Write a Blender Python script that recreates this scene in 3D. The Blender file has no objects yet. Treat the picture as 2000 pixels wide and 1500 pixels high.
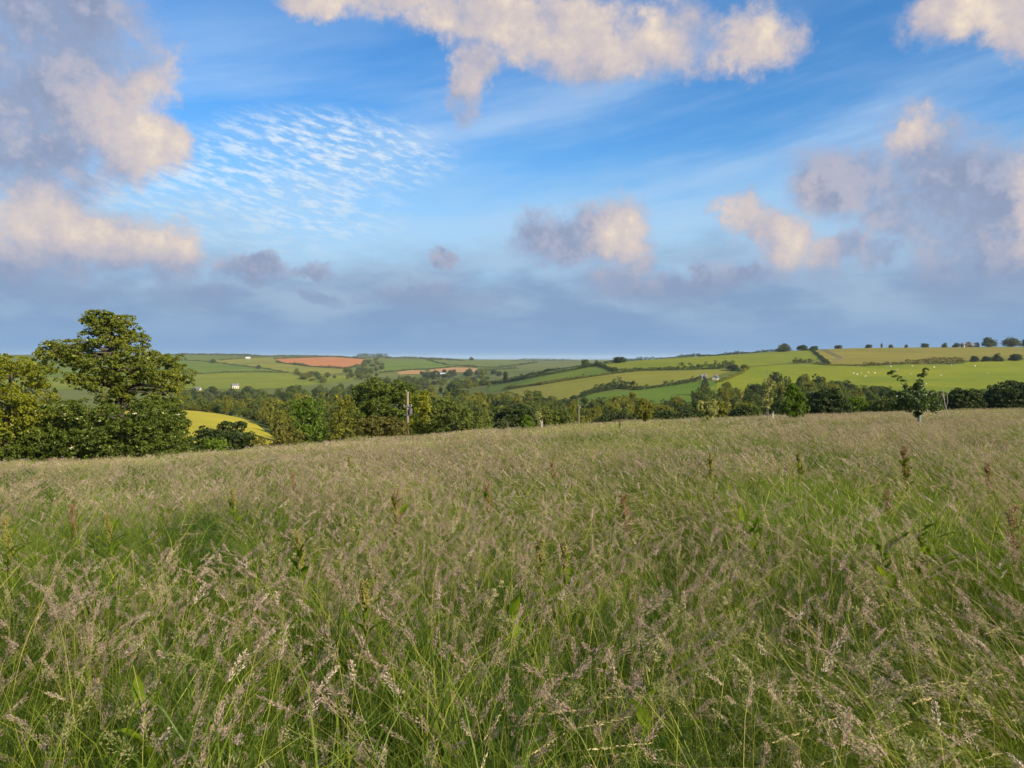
import bpy, math, random
import numpy as np
from mathutils import Vector, Matrix
from mathutils.geometry import delaunay_2d_cdt

R = math.radians
SC = bpy.context.scene
COL = SC.collection
FPX = 1500.0          # focal length in photo pixels (2000 px wide picture)
HZ = 700.0            # eye level in the photo
EYE = 1.6

# ------------------------------------------------------------------ camera
cam_d = bpy.data.cameras.new('camera')
cam = bpy.data.objects.new('camera', cam_d)
COL.objects.link(cam)
cam.location = (0, 0, EYE)
cam.rotation_euler = (R(90), 0, 0)
cam_d.sensor_fit = 'HORIZONTAL'
cam_d.sensor_width = 36.0
cam_d.lens = 36.0 * FPX / 2000.0
cam_d.shift_y = -(750 - HZ) / 2000.0
cam_d.clip_start = 0.05
cam_d.clip_end = 60000
SC.camera = cam

# ------------------------------------------------------------------ sun, exposure
EXPO = 0.95
SUN_AZ, SUN_EL = 132.0, 27.0        # clockwise from the view direction, above the horizon
sun_d = bpy.data.lights.new('sun', 'SUN')
sun_d.energy = 4.6
sun_d.angle = R(3.0)
sun_d.color = (1.0, 0.85, 0.62)
sun = bpy.data.objects.new('sun', sun_d)
COL.objects.link(sun)
_s = Vector((math.sin(R(SUN_AZ)) * math.cos(R(SUN_EL)), math.cos(R(SUN_AZ)) * math.cos(R(SUN_EL)), math.sin(R(SUN_EL))))
sun.rotation_euler = _s.to_track_quat('Z', 'Y').to_euler()
sun.location = (30, -20, 40)

SC.view_settings.view_transform = 'Standard'
SC.view_settings.look = 'None'
SC.view_settings.exposure = EXPO
SC.view_settings.gamma = 1.0
SC.view_settings.use_curve_mapping = False
SC.cycles.max_bounces = 5
SC.cycles.diffuse_bounces = 3
SC.cycles.glossy_bounces = 2
SC.cycles.transmission_bounces = 3
SC.cycles.volume_bounces = 1
SC.cycles.transparent_max_bounces = 6
SC.cycles.use_denoising = True
SC.cycles.use_adaptive_sampling = True
SC.cycles.adaptive_threshold = 0.015
SC.cycles.caustics_reflective = False
SC.cycles.caustics_refractive = False


def lin(r, g, b):
    f = lambda c: (c / 255 / 12.92) if c / 255 <= 0.04045 else ((c / 255 + 0.055) / 1.055) ** 2.4
    return (f(r), f(g), f(b))


# ------------------------------------------------------------------ node helper
class NT:
    def __init__(s, tree):
        s.t = tree

    def n(s, typ, **kw):
        nd = s.t.nodes.new(typ)
        for k, v in kw.items():
            setattr(nd, k, v)
        return nd

    def put(s, sock, v):
        if v is None:
            return
        if hasattr(v, 'is_output'):
            s.t.links.new(v, sock)
        elif isinstance(v, (tuple, list)) and len(v) == 3 and sock.type == 'RGBA':
            sock.default_value = (*v, 1)
        else:
            sock.default_value = v

    def math(s, op, a, b=None, c=None, clamp=False):
        nd = s.n('ShaderNodeMath', operation=op, use_clamp=clamp)
        s.put(nd.inputs[0], a); s.put(nd.inputs[1], b)
        if c is not None:
            s.put(nd.inputs[2], c)
        return nd.outputs[0]

    def vec(s, op, a, b=None, c=None):
        nd = s.n('ShaderNodeVectorMath', operation=op)
        s.put(nd.inputs[0], a)
        if b is not None:
            s.put(nd.inputs[1], b)
        if c is not None:
            s.put(nd.inputs[2], c)
        return nd.outputs['Value'] if op in ('DOT_PRODUCT', 'LENGTH', 'DISTANCE') else nd.outputs['Vector']

    def mix(s, f, a, b, blend='MIX'):
        nd = s.n('ShaderNodeMix', data_type='RGBA', blend_type=blend, clamp_factor=True)
        s.put(nd.inputs['Factor'], f)
        s.put(nd.inputs[6], a); s.put(nd.inputs[7], b)
        return nd.outputs[2]

    def smooth(s, v, lo, hi, tlo=0.0, thi=1.0):
        nd = s.n('ShaderNodeMapRange', interpolation_type='SMOOTHSTEP')
        s.put(nd.inputs['Value'], v); s.put(nd.inputs['From Min'], lo); s.put(nd.inputs['From Max'], hi)
        s.put(nd.inputs['To Min'], tlo); s.put(nd.inputs['To Max'], thi)
        return nd.outputs['Result']

    def noise(s, vec, scale, detail=3, rough=0.5, dim='3D'):
        nd = s.n('ShaderNodeTexNoise', noise_dimensions=dim)
        s.put(nd.inputs['Vector'], vec); s.put(nd.inputs['Scale'], scale)
        s.put(nd.inputs['Detail'], detail); s.put(nd.inputs['Roughness'], rough)
        return nd.outputs['Fac']

    def xyz(s, x, y, z):
        nd = s.n('ShaderNodeCombineXYZ')
        s.put(nd.inputs[0], x); s.put(nd.inputs[1], y); s.put(nd.inputs[2], z)
        return nd.outputs[0]


# ------------------------------------------------------------------ sky
SKY_STRENGTH = 0.10


def sky_ang(x, y):
    u, v = (x - 1000) / FPX, (HZ - y) / FPX
    return math.atan(u), math.atan(v / math.hypot(1, u))


def build_sky():
    w = bpy.data.worlds.new('World')
    SC.world = w
    w.use_nodes = True
    w.cycles.sampling_method = 'NONE'
    t = NT(w.node_tree)
    w.node_tree.nodes.clear()
    tc = t.n('ShaderNodeTexCoord')
    D = tc.outputs['Generated']
    sep = t.n('ShaderNodeSeparateXYZ'); t.put(sep.inputs[0], D)
    az = t.math('ARCTAN2', sep.outputs[0], sep.outputs[1])
    el = t.math('ARCSINE', sep.outputs[2])
    P = t.xyz(az, el, 0.0)

    def blob(x, y, rx, ry):
        a, e = sky_ang(x, y)
        a2, _ = sky_ang(x + 10, y)
        _, e2 = sky_ang(x, y - 10)
        return (a, e, rx * (a2 - a) / 10, ry * (e2 - e) / 10)

    def field(P_, blobs):           # 1 - squared distance to the nearest ellipse
        acc = None
        for b in blobs:
            a, e, ra, re = blob(*b)
            q = t.vec('MULTIPLY_ADD', P_, (1 / ra, 1 / re, 0), (-a / ra, -e / re, 0))
            d = t.vec('DOT_PRODUCT', q, q)
            acc = d if acc is None else t.math('SMOOTH_MIN', acc, d, 0.5)
        return t.math('SUBTRACT', 1.0, acc)

    # clear sky
    sk = t.n('ShaderNodeTexSky', sky_type='NISHITA')
    sk.sun_disc = False
    sk.sun_elevation = R(SUN_EL)
    sk.sun_rotation = R(SUN_AZ)
    sk.altitude = 100
    sk.air_density = 1.0; sk.dust_density = 0.6; sk.ozone_density = 2.0
    hs = t.n('ShaderNodeHueSaturation')
    t.put(hs.inputs['Color'], sk.outputs[0]); hs.inputs['Saturation'].default_value = 1.28
    hs.inputs['Value'].default_value = 1.58 / 2 ** EXPO
    sky = t.mix(1.0, hs.outputs[0], (0.70, 0.98, 1.14), 'MULTIPLY')
    S = 1.0 / SKY_STRENGTH / 2 ** EXPO
    C = lambda r, g, b: tuple(c * S for c in lin(r, g, b))

    # thin high cloud: broad veils, streaks and a rippled patch
    ca, sa = math.cos(R(10)), math.sin(R(10))
    ax = t.vec('DOT_PRODUCT', P, (ca, sa, 0))
    ay = t.vec('DOT_PRODUCT', P, (-sa, ca, 0))
    cz = t.noise(t.xyz(t.math('MULTIPLY', ax, 1.5), t.math('MULTIPLY', ay, 9.5), 5.1), 1.0, 6, 0.58)
    streak = t.math('MULTIPLY', t.smooth(cz, 0.37, 0.72), t.smooth(el, 0.50, 0.24))
    sky = t.mix(t.math('MULTIPLY', streak, 0.72), sky, C(196, 220, 246))
    ca, sa = math.cos(R(-13)), math.sin(R(-13))
    ax = t.vec('DOT_PRODUCT', P, (ca, sa, 0))
    ay = t.vec('DOT_PRODUCT', P, (-sa, ca, 0))
    rip = t.noise(t.xyz(t.math('MULTIPLY', ax, 42.0), t.math('MULTIPLY', ay, 150.0), 1.3), 1.0, 3, 0.6)
    rmask = t.smooth(field(P, [(450, 400, 330, 120), (640, 300, 230, 80), (300, 410, 260, 100)]), -0.7, 0.9)
    ripc = t.math('MULTIPLY', t.smooth(rip, 0.40, 0.70), rmask)
    sky = t.mix(t.math('MULTIPLY', rmask, 0.30), sky, C(176, 214, 246))
    sky = t.mix(t.math('MULTIPLY', ripc, 0.70), sky, C(244, 249, 250))
    # pale band, then the grey-blue bank that lies along the horizon
    wb = t.noise(t.vec('MULTIPLY', D, (3.0, 3.0, 9.0)), 1.6, 5, 0.58)
    wlow = t.math('ADD', el, t.math('MULTIPLY', t.math('SUBTRACT', wb, 0.5), -0.16))
    sky = t.mix(t.math('MULTIPLY', t.smooth(wlow, 0.28, 0.10), 0.9), sky, C(170, 206, 236))
    bank = t.smooth(wlow, 0.160, 0.085)
    bn = t.noise(t.vec('MULTIPLY', D, (4.0, 4.0, 13.0)), 2.2, 5, 0.52)
    bankc = t.mix(t.smooth(bn, 0.34, 0.66), C(156, 180, 208), C(128, 156, 193))
    bankc = t.mix(t.smooth(el, 0.075, 0.0), bankc, C(116, 154, 199))
    sky = t.mix(t.math('MULTIPLY', bank, 0.92), sky, bankc)

    # heaped clouds
    heaps = [
        (110, 30, 210, 160), (50, 190, 190, 180), (215, 170, 140, 140), (310, 160, 70, 66), (328, 285, 76, 70), (230, 270, 140, 110),
        (60, 310, 160, 110), (40, 410, 140, 90), (190, 465, 215, 76), (345, 487, 102, 62), (90, 510, 150, 54),
        (640, 0, 130, 56), (790, -22, 170, 50), (940, 18, 140, 72), (1080, 45, 175, 104), (930, 140, 56, 82), (1150, 105, 125, 88),
        (1310, 80, 115, 86), (1475, 85, 100, 80), (1930, 8, 150, 80), (1990, 66, 80, 56),
        (1770, 275, 84, 78), (1680, 350, 150, 96), (1840, 350, 175, 112), (1980, 390, 120, 150), (1910, 490, 165, 130), (1960, 590, 150, 74),
        (1085, 480, 92, 66), (1160, 462, 86, 74), (1215, 465, 80, 84), (1440, 415, 56, 56), (1490, 450, 60, 50), (1535, 480, 76, 74), (1640, 500, 90, 46),
        (490, 515, 68, 34), (600, 524, 54, 20), (865, 497, 32, 20), (380, 575, 110, 42), (1720, 505, 80, 44), (620, 585, 54, 18), (840, 580, 150, 32),
        (130, 560, 150, 34), (1330, 560, 220, 38), (1760, 430, 150, 70), (1850, 440, 150, 90)
    ]

    # ragged edges: the heaps are bent by noise, then eaten into by billows
    w1 = t.n('ShaderNodeTexNoise'); t.put(w1.inputs['Vector'], D)
    w1.inputs['Scale'].default_value = 8.0; w1.inputs['Detail'].default_value = 6; w1.inputs['Roughness'].default_value = 0.66
    off = t.vec('SUBTRACT', w1.outputs['Color'], (0.5, 0.5, 0.5))
    Pw = t.vec('MULTIPLY_ADD', off, (0.15, 0.13, 0.0), P)
    f1 = t.math('MAXIMUM', field(Pw, heaps), -1.6)
    n1 = t.noise(D, 13.0, 8, 0.64)
    n2 = t.noise(t.vec('ADD', D, (0.018, 0.0, 0.011)), 13.0, 6, 0.62)
    f1 = t.math('MINIMUM', f1, 0.85)
    d1 = t.math('ADD', f1, t.math('MULTIPLY', t.math('SUBTRACT', n1, 0.5), 2.0))
    # generic broken cumulus behind and beside the camera
    side = t.smooth(t.math('ABSOLUTE', az), 0.72, 1.05)
    g = t.noise(t.vec('MULTIPLY', D, (1.0, 1.0, 2.0)), 3.2, 5, 0.58)
    gd = t.math('MULTIPLY', t.smooth(g, 0.50, 0.66), side)
    Pt = t.vec('MULTIPLY_ADD', off, (0.12, 0.12, 0.0), P)
    tone = field(Pt, [(345, 160, 60, 60), (362, 285, 64, 76), (290, 280, 120, 110), (120, 440, 190, 56), (320, 455, 150, 50), (1090, 20, 380, 150), (1490, 80, 110, 100),
                      (1985, 0, 160, 100), (1228, 462, 66, 90), (1540, 475, 84, 84), (1440, 410, 64, 60), (1770, 236, 60, 36), (2010, 350, 60, 100), (650, 0, 150, 70), (2000, 450, 60, 90)])
    lit = t.math('MULTIPLY', t.math('EXPONENT', t.math('MULTIPLY', t.math('SUBTRACT', tone, 1.0), 0.62)), 0.70)
    lit = t.math('ADD', lit, t.math('MULTIPLY', t.math('SUBTRACT', n1, n2), 1.15))
    lit = t.math('ADD', lit, t.math('MULTIPLY', t.math('SUBTRACT', w1.outputs['Fac'], 0.5), 0.75))
    lit = t.math('SUBTRACT', lit, t.smooth(d1, 1.0, -0.1, 0.0, 0.08), None, True)
    crisp = t.smooth(lit, 0.3, 0.9, 0.9, 0.68)
    al = t.n('ShaderNodeMapRange', interpolation_type='SMOOTHSTEP')
    t.put(al.inputs['Value'], d1); al.inputs['From Min'].default_value = -0.38; t.put(al.inputs['From Max'], crisp)
    alpha = t.math('MULTIPLY', al.outputs['Result'], t.smooth(el, 0.03, 0.10))
    thick = t.smooth(d1, 0.1, 1.1)
    shade = t.mix(thick, C(160, 180, 212), C(142, 153, 181))
    shade = t.mix(t.smooth(t.math('SUBTRACT', n1, n2), -0.06, 0.12), shade, C(172, 178, 200))
    cl = t.mix(t.smooth(lit, 0.05, 0.45), shade, C(190, 185, 196))
    cl = t.mix(t.smooth(lit, 0.30, 0.75), cl, C(220, 205, 198))
    cl = t.mix(t.smooth(lit, 0.62, 1.0), cl, C(252, 234, 206))
    cl = t.mix(t.smooth(el, 0.14, 0.06), cl, C(136, 158, 192))
    sky = t.mix(t.math('MULTIPLY', gd, 0.85), sky, C(200, 195, 200))
    sky = t.mix(t.math('MULTIPLY', alpha, 0.95), sky, cl)
    # below the horizon the ground hides it
    bg = t.n('ShaderNodeBackground')
    t.put(bg.inputs['Color'], sky); bg.inputs['Strength'].default_value = SKY_STRENGTH
    out = t.n('ShaderNodeOutputWorld')
    w.node_tree.links.new(bg.outputs[0], out.inputs['Surface'])


build_sky()
# ------------------------------------------------------------------ terrain heights
_cx = [-1200, 0, 300, 560, 800, 1000, 1200, 1500, 1800, 2000, 3200]
_edge_y = [905, 900, 890, 868, 850, 835, 821, 811, 801, 796, 790]     # where the grass tops end in the photo
_edge_d = [42, 44, 45, 48, 50, 52, 54, 57, 60, 62, 64]                # how far away that is (m)
_rows = [90, 140, 200, 280, 400, 500, 600, 750, 950, 1200, 1600, 2200, 3000, 4500, 8000, 14000]
_tab = {  # height of the land's surface on its sight line (photo pixels) at each of those distances
    -1200: [950, 900, 850, 800, 800, 795, 785, 770, 750, 725, 705, 697, 696, 698, 700, 701],
    0: [945, 885, 840, 798, 806, 800, 788, 768, 750, 728, 706, 693, 693, 697, 700, 701],
    200: [938, 880, 832, 796, 806, 800, 786, 766, 750, 728, 706, 691, 692, 697, 700, 701],
    380: [915, 868, 822, 797, 812, 804, 788, 764, 750, 728, 705, 692, 694, 697, 700, 701],
    470: [905, 866, 834, 812, 814, 804, 788, 764, 750, 728, 706, 693, 695, 698, 700, 701],
    540: [900, 880, 862, 838, 816, 802, 788, 766, 751, 729, 707, 695, 696, 698, 700, 701],
    650: [900, 885, 870, 848, 816, 802, 790, 768, 752, 732, 710, 696, 697, 699, 700, 701],
    800: [895, 884, 868, 845, 815, 802, 790, 770, 755, 738, 716, 700, 697, 699, 701, 702],
    950: [885, 876, 858, 836, 808, 794, 780, 762, 748, 740, 722, 708, 703, 702, 702, 702],
    1050: [880, 870, 848, 828, 800, 778, 754, 724, 730, 730, 722, 710, 705, 703, 702, 702],
    1200: [870, 862, 842, 822, 788, 762, 735, 704, 712, 716, 716, 708, 706, 704, 703, 702],
    1350: [862, 855, 838, 818, 784, 757, 728, 694, 700, 708, 710, 708, 706, 704, 703, 702],
    1500: [852, 848, 832, 812, 780, 750, 724, 696, 685, 694, 704, 706, 705, 704, 703, 702],
    1650: [846, 842, 826, 804, 770, 742, 718, 698, 677, 686, 700, 704, 704, 703, 703, 702],
    1800: [842, 836, 818, 796, 763, 738, 714, 696, 676, 684, 698, 702, 703, 703, 703, 702],
    2000: [838, 832, 814, 792, 760, 735, 711, 694, 675, 682, 696, 702, 703, 703, 703, 702],
    3200: [830, 826, 808, 788, 756, 731, 707, 690, 673, 680, 694, 700, 702, 703, 703, 702],
}


def _build_grid():
    xs = np.arange(-1500, 3501, 20.0)
    ly = np.linspace(math.log(1.0), math.log(16000.0), 420)
    Y = np.exp(ly)
    ed = np.interp(xs, _cx, _edge_d)
    ey = np.interp(xs, _cx, _edge_y)
    k = np.exp(-0.5 * (np.arange(-8, 9) / 3.5) ** 2); k /= k.sum()
    ed = np.convolve(np.pad(ed, 8, mode='edge'), k, 'valid')
    ey = np.convolve(np.pad(ey, 8, mode='edge'), k, 'valid')
    ez = EYE - (ey - HZ) / FPX * ed - 0.62
    cols = sorted(_tab)
    T = np.array([_tab[c] for c in cols], float)
    Z = np.zeros((len(xs), len(Y)))
    for i, x in enumerate(xs):
        prof = np.array([np.interp(x, cols, T[:, j]) for j in range(len(_rows))])
        zk = EYE - (prof - HZ) / FPX * np.array(_rows)
        kn = np.concatenate([[math.log(ed[i] + 1)], np.log(_rows)])
        kz = np.concatenate([[ez[i]], zk])
        far = np.interp(ly, kn, kz)
        near = ez[i] * (Y / ed[i]) ** 1.08
        Z[i] = np.where(Y <= ed[i] + 1, near, far)
    # round off the kinks, more with distance
    def blur(A, s, axis):
        n = int(s * 3) + 1
        kk = np.exp(-0.5 * (np.arange(-n, n + 1) / s) ** 2); kk /= kk.sum()
        return np.apply_along_axis(lambda v: np.convolve(np.pad(v, n, mode='edge'), kk, 'valid'), axis, A)
    S1 = blur(blur(Z, 3.2, 1), 2.0, 0)
    S0 = blur(Z, 1.2, 1)
    w = np.clip((Y - 70) / 120, 0, 1)[None, :]
    Z = S0 * (1 - w) + S1 * w
    return xs, ly, Z


_GX, _GL, _GZ = _build_grid()


def terr(X, Y):
    X = np.asarray(X, float); Y = np.asarray(Y, float)
    Yc = np.clip(Y, 1.0, 15900.0)
    px = np.clip(1000 + FPX * X / np.maximum(Yc, 12.0), -1499, 3499)
    fi = (px - _GX[0]) / 20.0
    fj = (np.log(Yc) - _GL[0]) / (_GL[1] - _GL[0])
    i = np.clip(fi.astype(int), 0, len(_GX) - 2); j = np.clip(fj.astype(int), 0, len(_GL) - 2)
    a = fi - i; b = fj - j
    z = (_GZ[i, j] * (1 - a) * (1 - b) + _GZ[i + 1, j] * a * (1 - b) + _GZ[i, j + 1] * (1 - a) * b + _GZ[i + 1, j + 1] * a * b)
    return z


def tz(x, y):
    return float(terr(np.array([x]), np.array([y]))[0])


def land_hit(px, py, y0, y1):
    """Plan position where the sight line through photo pixel (px, py) meets the land between y0 and y1 metres."""
    Y = np.exp(np.linspace(math.log(y0), math.log(y1), 500))
    u = (px - 1000) / FPX
    z = terr(u * Y, Y)
    pr = HZ + FPX * (EYE - z) / Y
    below = pr <= py
    if below.any():
        k = int(np.argmax(below))
        if k > 0:
            f = (pr[k - 1] - py) / max(1e-6, pr[k - 1] - pr[k])
            yy = Y[k - 1] + f * (Y[k] - Y[k - 1])
        else:
            yy = Y[0]
    else:
        yy = Y[int(np.argmin(pr))]
    return (u * yy, yy)


# ------------------------------------------------------------------ mesh helpers
def np_mesh(name, V, F, mats=(), tint=None, midx=None, smooth=False):
    """V (n,3); F (m,3) or (m,4) int array, or a list of such arrays."""
    Fs = F if isinstance(F, list) else [F]
    Fs = [np.asarray(f, np.int32) for f in Fs if len(f)]
    me = bpy.data.meshes.new(name)
    V = np.asarray(V, np.float32)
    nl = sum(f.size for f in Fs); nf = sum(len(f) for f in Fs)
    me.vertices.add(len(V)); me.loops.add(nl); me.polygons.add(nf)
    me.vertices.foreach_set('co', V.ravel())
    me.loops.foreach_set('vertex_index', np.concatenate([f.ravel() for f in Fs]))
    tot = np.concatenate([np.full(len(f), f.shape[1], np.int32) for f in Fs])
    me.polygons.foreach_set('loop_start', np.concatenate([[0], np.cumsum(tot)[:-1]]).astype(np.int32))
    try:
        me.polygons.foreach_set('loop_total', tot)
    except Exception:
        pass
    if midx is not None:
        me.polygons.foreach_set('material_index', np.asarray(midx, np.int32))
    me.polygons.foreach_set('use_smooth', np.full(nf, smooth, bool))
    if tint is not None:
        at = me.attributes.new('tint', 'FLOAT', 'POINT')
        at.data.foreach_set('value', np.asarray(tint, np.float32))
    for m in mats:
        me.materials.append(m)
    me.update(calc_edges=True)
    me.validate()
    return me


def link(name, me, parent=None, loc=None, rz=0.0, scale=None):
    o = bpy.data.objects.new(name, me)
    COL.objects.link(o)
    if parent is not None:
        o.parent = parent
    if loc is not None:
        o.location = loc
    if rz:
        o.rotation_euler = (0, 0, rz)
    if scale is not None:
        o.scale = scale
    return o


def tag(o, label, cat, group=None, kind=None):
    if label:
        o['label'] = label
    if cat:
        o['category'] = cat
    if group:
        o['group'] = group
    if kind:
        o['kind'] = kind
    return o


def thing(name, label, cat, loc, group=None, rz=0.0, scale=None):
    return tag(link(name, None, None, loc, rz, scale), label, cat, group)


class MB:
    """Collects vertices and faces (tris and quads), with a tint and a material index per piece."""
    def __init__(s):
        s.V = []; s.T = []; s.Q = []; s.tint = []; s.mT = []; s.mQ = []; s.n = 0

    def add(s, V, F, tint=0.5, m=0):
        V = np.asarray(V, float).reshape(-1, 3); F = np.asarray(F, np.int64)
        if F.shape[1] == 3:
            s.T.append(F + s.n); s.mT.append(np.full(len(F), m))
        else:
            s.Q.append(F + s.n); s.mQ.append(np.full(len(F), m))
        s.V.append(V)
        s.tint.append(np.broadcast_to(np.asarray(tint, float), (len(V),)) if np.ndim(tint) <= 1 else tint)
        s.n += len(V)

    def box(s, x0, x1, y0, y1, z0, z1, tint=0.5, m=0):
        V = [(x, y, z) for x in (x0, x1) for y in (y0, y1) for z in (z0, z1)]
        s.add(V, [(0, 1, 3, 2), (4, 6, 7, 5), (0, 4, 5, 1), (2, 3, 7, 6), (0, 2, 6, 4), (1, 5, 7, 3)], tint, m)

    def tube(s, pts, rad, sides=6, tint=0.5, m=0, cap=True):
        pts = np.asarray(pts, float); n = len(pts)
        rad = np.broadcast_to(np.asarray(rad, float), (n,))
        d = np.gradient(pts, axis=0); d /= np.linalg.norm(d, axis=1)[:, None] + 1e-9
        ref = np.array([0.0, 1.0, 0.0]) if abs(d[0][1]) < 0.9 else np.array([1.0, 0, 0])
        a = np.cross(d, ref); a /= np.linalg.norm(a, axis=1)[:, None] + 1e-9
        b = np.cross(d, a)
        th = np.linspace(0, 2 * np.pi, sides, endpoint=False)
        V = pts[:, None, :] + rad[:, None, None] * (np.cos(th)[None, :, None] * a[:, None, :] + np.sin(th)[None, :, None] * b[:, None, :])
        idx = np.arange(n * sides).reshape(n, sides)
        F = np.stack([idx[:-1], np.roll(idx, -1, 1)[:-1], np.roll(idx, -1, 1)[1:], idx[1:]], -1).reshape(-1, 4)
        s.add(V, F, tint, m)
        if cap:
            base = s.n - n * sides
            tri = [(base + (n - 1) * sides, base + (n - 1) * sides + k, base + (n - 1) * sides + k + 1) for k in range(1, sides - 1)]
            tri += [(base, base + k + 1, base + k) for k in range(1, sides - 1)]
            s.T.append(np.array(tri)); s.mT.append(np.full(len(tri), m))

    def mesh(s, name, mats, smooth=False):
        F = ([np.concatenate(s.T)] if s.T else []) + ([np.concatenate(s.Q)] if s.Q else [])
        mi = np.concatenate((s.mT if s.T else []) + (s.mQ if s.Q else []))
        return np_mesh(name, np.concatenate(s.V), F, mats, np.concatenate(s.tint), mi, smooth)


# ------------------------------------------------------------------ materials
MATS = {}


def mat_base(name):
    m = bpy.data.materials.new(name)
    m.use_nodes = True
    m.node_tree.nodes.clear()
    t = NT(m.node_tree)
    out = t.n('ShaderNodeOutputMaterial')
    return m, t, out


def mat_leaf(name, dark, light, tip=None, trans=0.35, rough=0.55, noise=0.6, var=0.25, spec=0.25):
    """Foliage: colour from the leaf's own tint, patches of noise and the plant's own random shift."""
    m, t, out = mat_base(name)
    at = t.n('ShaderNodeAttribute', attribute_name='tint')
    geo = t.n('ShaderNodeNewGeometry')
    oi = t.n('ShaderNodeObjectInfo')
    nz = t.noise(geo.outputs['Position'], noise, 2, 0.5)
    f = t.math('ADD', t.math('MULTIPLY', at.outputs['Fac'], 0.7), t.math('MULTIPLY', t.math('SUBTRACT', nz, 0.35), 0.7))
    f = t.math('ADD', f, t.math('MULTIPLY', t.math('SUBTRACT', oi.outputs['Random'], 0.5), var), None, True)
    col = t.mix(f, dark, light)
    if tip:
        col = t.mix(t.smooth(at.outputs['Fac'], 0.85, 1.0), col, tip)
    p = t.n('ShaderNodeBsdfPrincipled')
    t.put(p.inputs['Base Color'], col)
    p.inputs['Roughness'].default_value = rough
    p.inputs['Specular IOR Level'].default_value = spec
    tr = t.n('ShaderNodeBsdfTranslucent')
    t.put(tr.inputs['Color'], t.mix(0.5, col, (light[0] * 1.3, light[1] * 1.3, light[2] * 0.6)))
    mx = t.n('ShaderNodeMixShader'); mx.inputs[0].default_value = trans
    t.t.links.new(p.outputs[0], mx.inputs[1]); t.t.links.new(tr.outputs[0], mx.inputs[2])
    t.t.links.new(mx.outputs[0], out.inputs['Surface'])
    MATS[name] = m
    return m


def mat_plain(name, a, b=None, scale=4.0, rough=0.8, stretch=(1, 1, 1), detail=4, bump=0.0, objspace=True, metallic=0.0):
    m, t, out = mat_base(name)
    tc = t.n('ShaderNodeTexCoord')
    v = t.vec('MULTIPLY', tc.outputs['Object'], stretch)
    nz = t.noise(v, scale, detail, 0.6)
    p = t.n('ShaderNodeBsdfPrincipled')
    t.put(p.inputs['Base Color'], t.mix(t.smooth(nz, 0.3, 0.7), a, b or a))
    p.inputs['Roughness'].default_value = rough
    p.inputs['Metallic'].default_value = metallic
    if bump:
        bp = t.n('ShaderNodeBump'); bp.inputs['Strength'].default_value = bump
        t.put(bp.inputs['Height'], nz); t.t.links.new(bp.outputs[0], p.inputs['Normal'])
    t.t.links.new(p.outputs[0], out.inputs['Surface'])
    MATS[name] = m
    return m


def mat_field(name, a, b, rows=None, row_amt=0.12, big=0.02, fine=1.2, row_scale=0.6):
    """Farm field: broad patches, fine mottle and drill rows along one bearing."""
    m, t, out = mat_base(name)
    tc = t.n('ShaderNodeTexCoord')
    v = tc.outputs['Object']
    n1 = t.noise(v, big, 4, 0.6)
    n2 = t.noise(v, fine, 3, 0.7)
    f = t.math('ADD', t.math('MULTIPLY', t.smooth(n1, 0.3, 0.7), 0.65), t.math('MULTIPLY', t.smooth(n2, 0.25, 0.75), 0.35))
    if rows is not None:
        ca, sa = math.cos(R(rows)), math.sin(R(rows))
        ac = t.vec('DOT_PRODUCT', v, (-sa, ca, 0))
        wob = t.math('ADD', ac, t.math('MULTIPLY', n1, 6.0))
        rw = t.noise(t.xyz(t.math('MULTIPLY', wob, row_scale), t.math('MULTIPLY', t.vec('DOT_PRODUCT', v, (ca, sa, 0)), row_scale * 0.02), 0.0), 1.0, 2, 0.6)
        f = t.math('ADD', f, t.math('MULTIPLY', t.math('SUBTRACT', rw, 0.5), row_amt * 5))
    p = t.n('ShaderNodeBsdfPrincipled')
    t.put(p.inputs['Base Color'], t.mix(t.math('MULTIPLY', f, 1.0, None, True), a, b))
    p.inputs['Roughness'].default_value = 0.95
    p.inputs['Specular IOR Level'].default_value = 0.1
    t.t.links.new(p.outputs[0], out.inputs['Surface'])
    MATS[name] = m
    return m


# ------------------------------------------------------------------ ground sheet
mat_field('thatch', (0.035, 0.045, 0.012), (0.09, 0.085, 0.035), None, big=0.3, fine=9.0)
mat_field('rough_pasture', (0.07, 0.10, 0.018), (0.15, 0.155, 0.035), None, big=0.004, fine=0.05)


def build_ground():
    k = np.concatenate([np.linspace(math.log(2.0), math.log(140.0), 170), np.linspace(math.log(140.0), math.log(16000.0), 330)[1:]])
    Y = np.exp(k) - 60.0
    Y = np.concatenate([[-120.0, -90.0, -70.0], Y])
    u = np.linspace(-1.7, 1.7, 341)
    YY, UU = np.meshgrid(Y, u, indexing='ij')
    XX = UU * (np.maximum(YY, -40) + 70)
    ZZ = terr(XX, YY)
    V = np.stack([XX, YY, ZZ], -1).reshape(-1, 3)
    n0, n1 = YY.shape
    idx = np.arange(n0 * n1).reshape(n0, n1)
    F = np.stack([idx[:-1, :-1], idx[:-1, 1:], idx[1:, 1:], idx[1:, :-1]], -1).reshape(-1, 4)
    cy = V[F[:, 0], 1]
    mi = np.where(cy < 75, 0, 1)
    me = np_mesh('ground', V, F, [MATS['thatch'], MATS['rough_pasture']], None, mi, True)
    o = link('ground', me)
    tag(o, 'rolling farmland ground falling from the meadow to the valley', None, None, 'structure')


build_ground()
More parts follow.
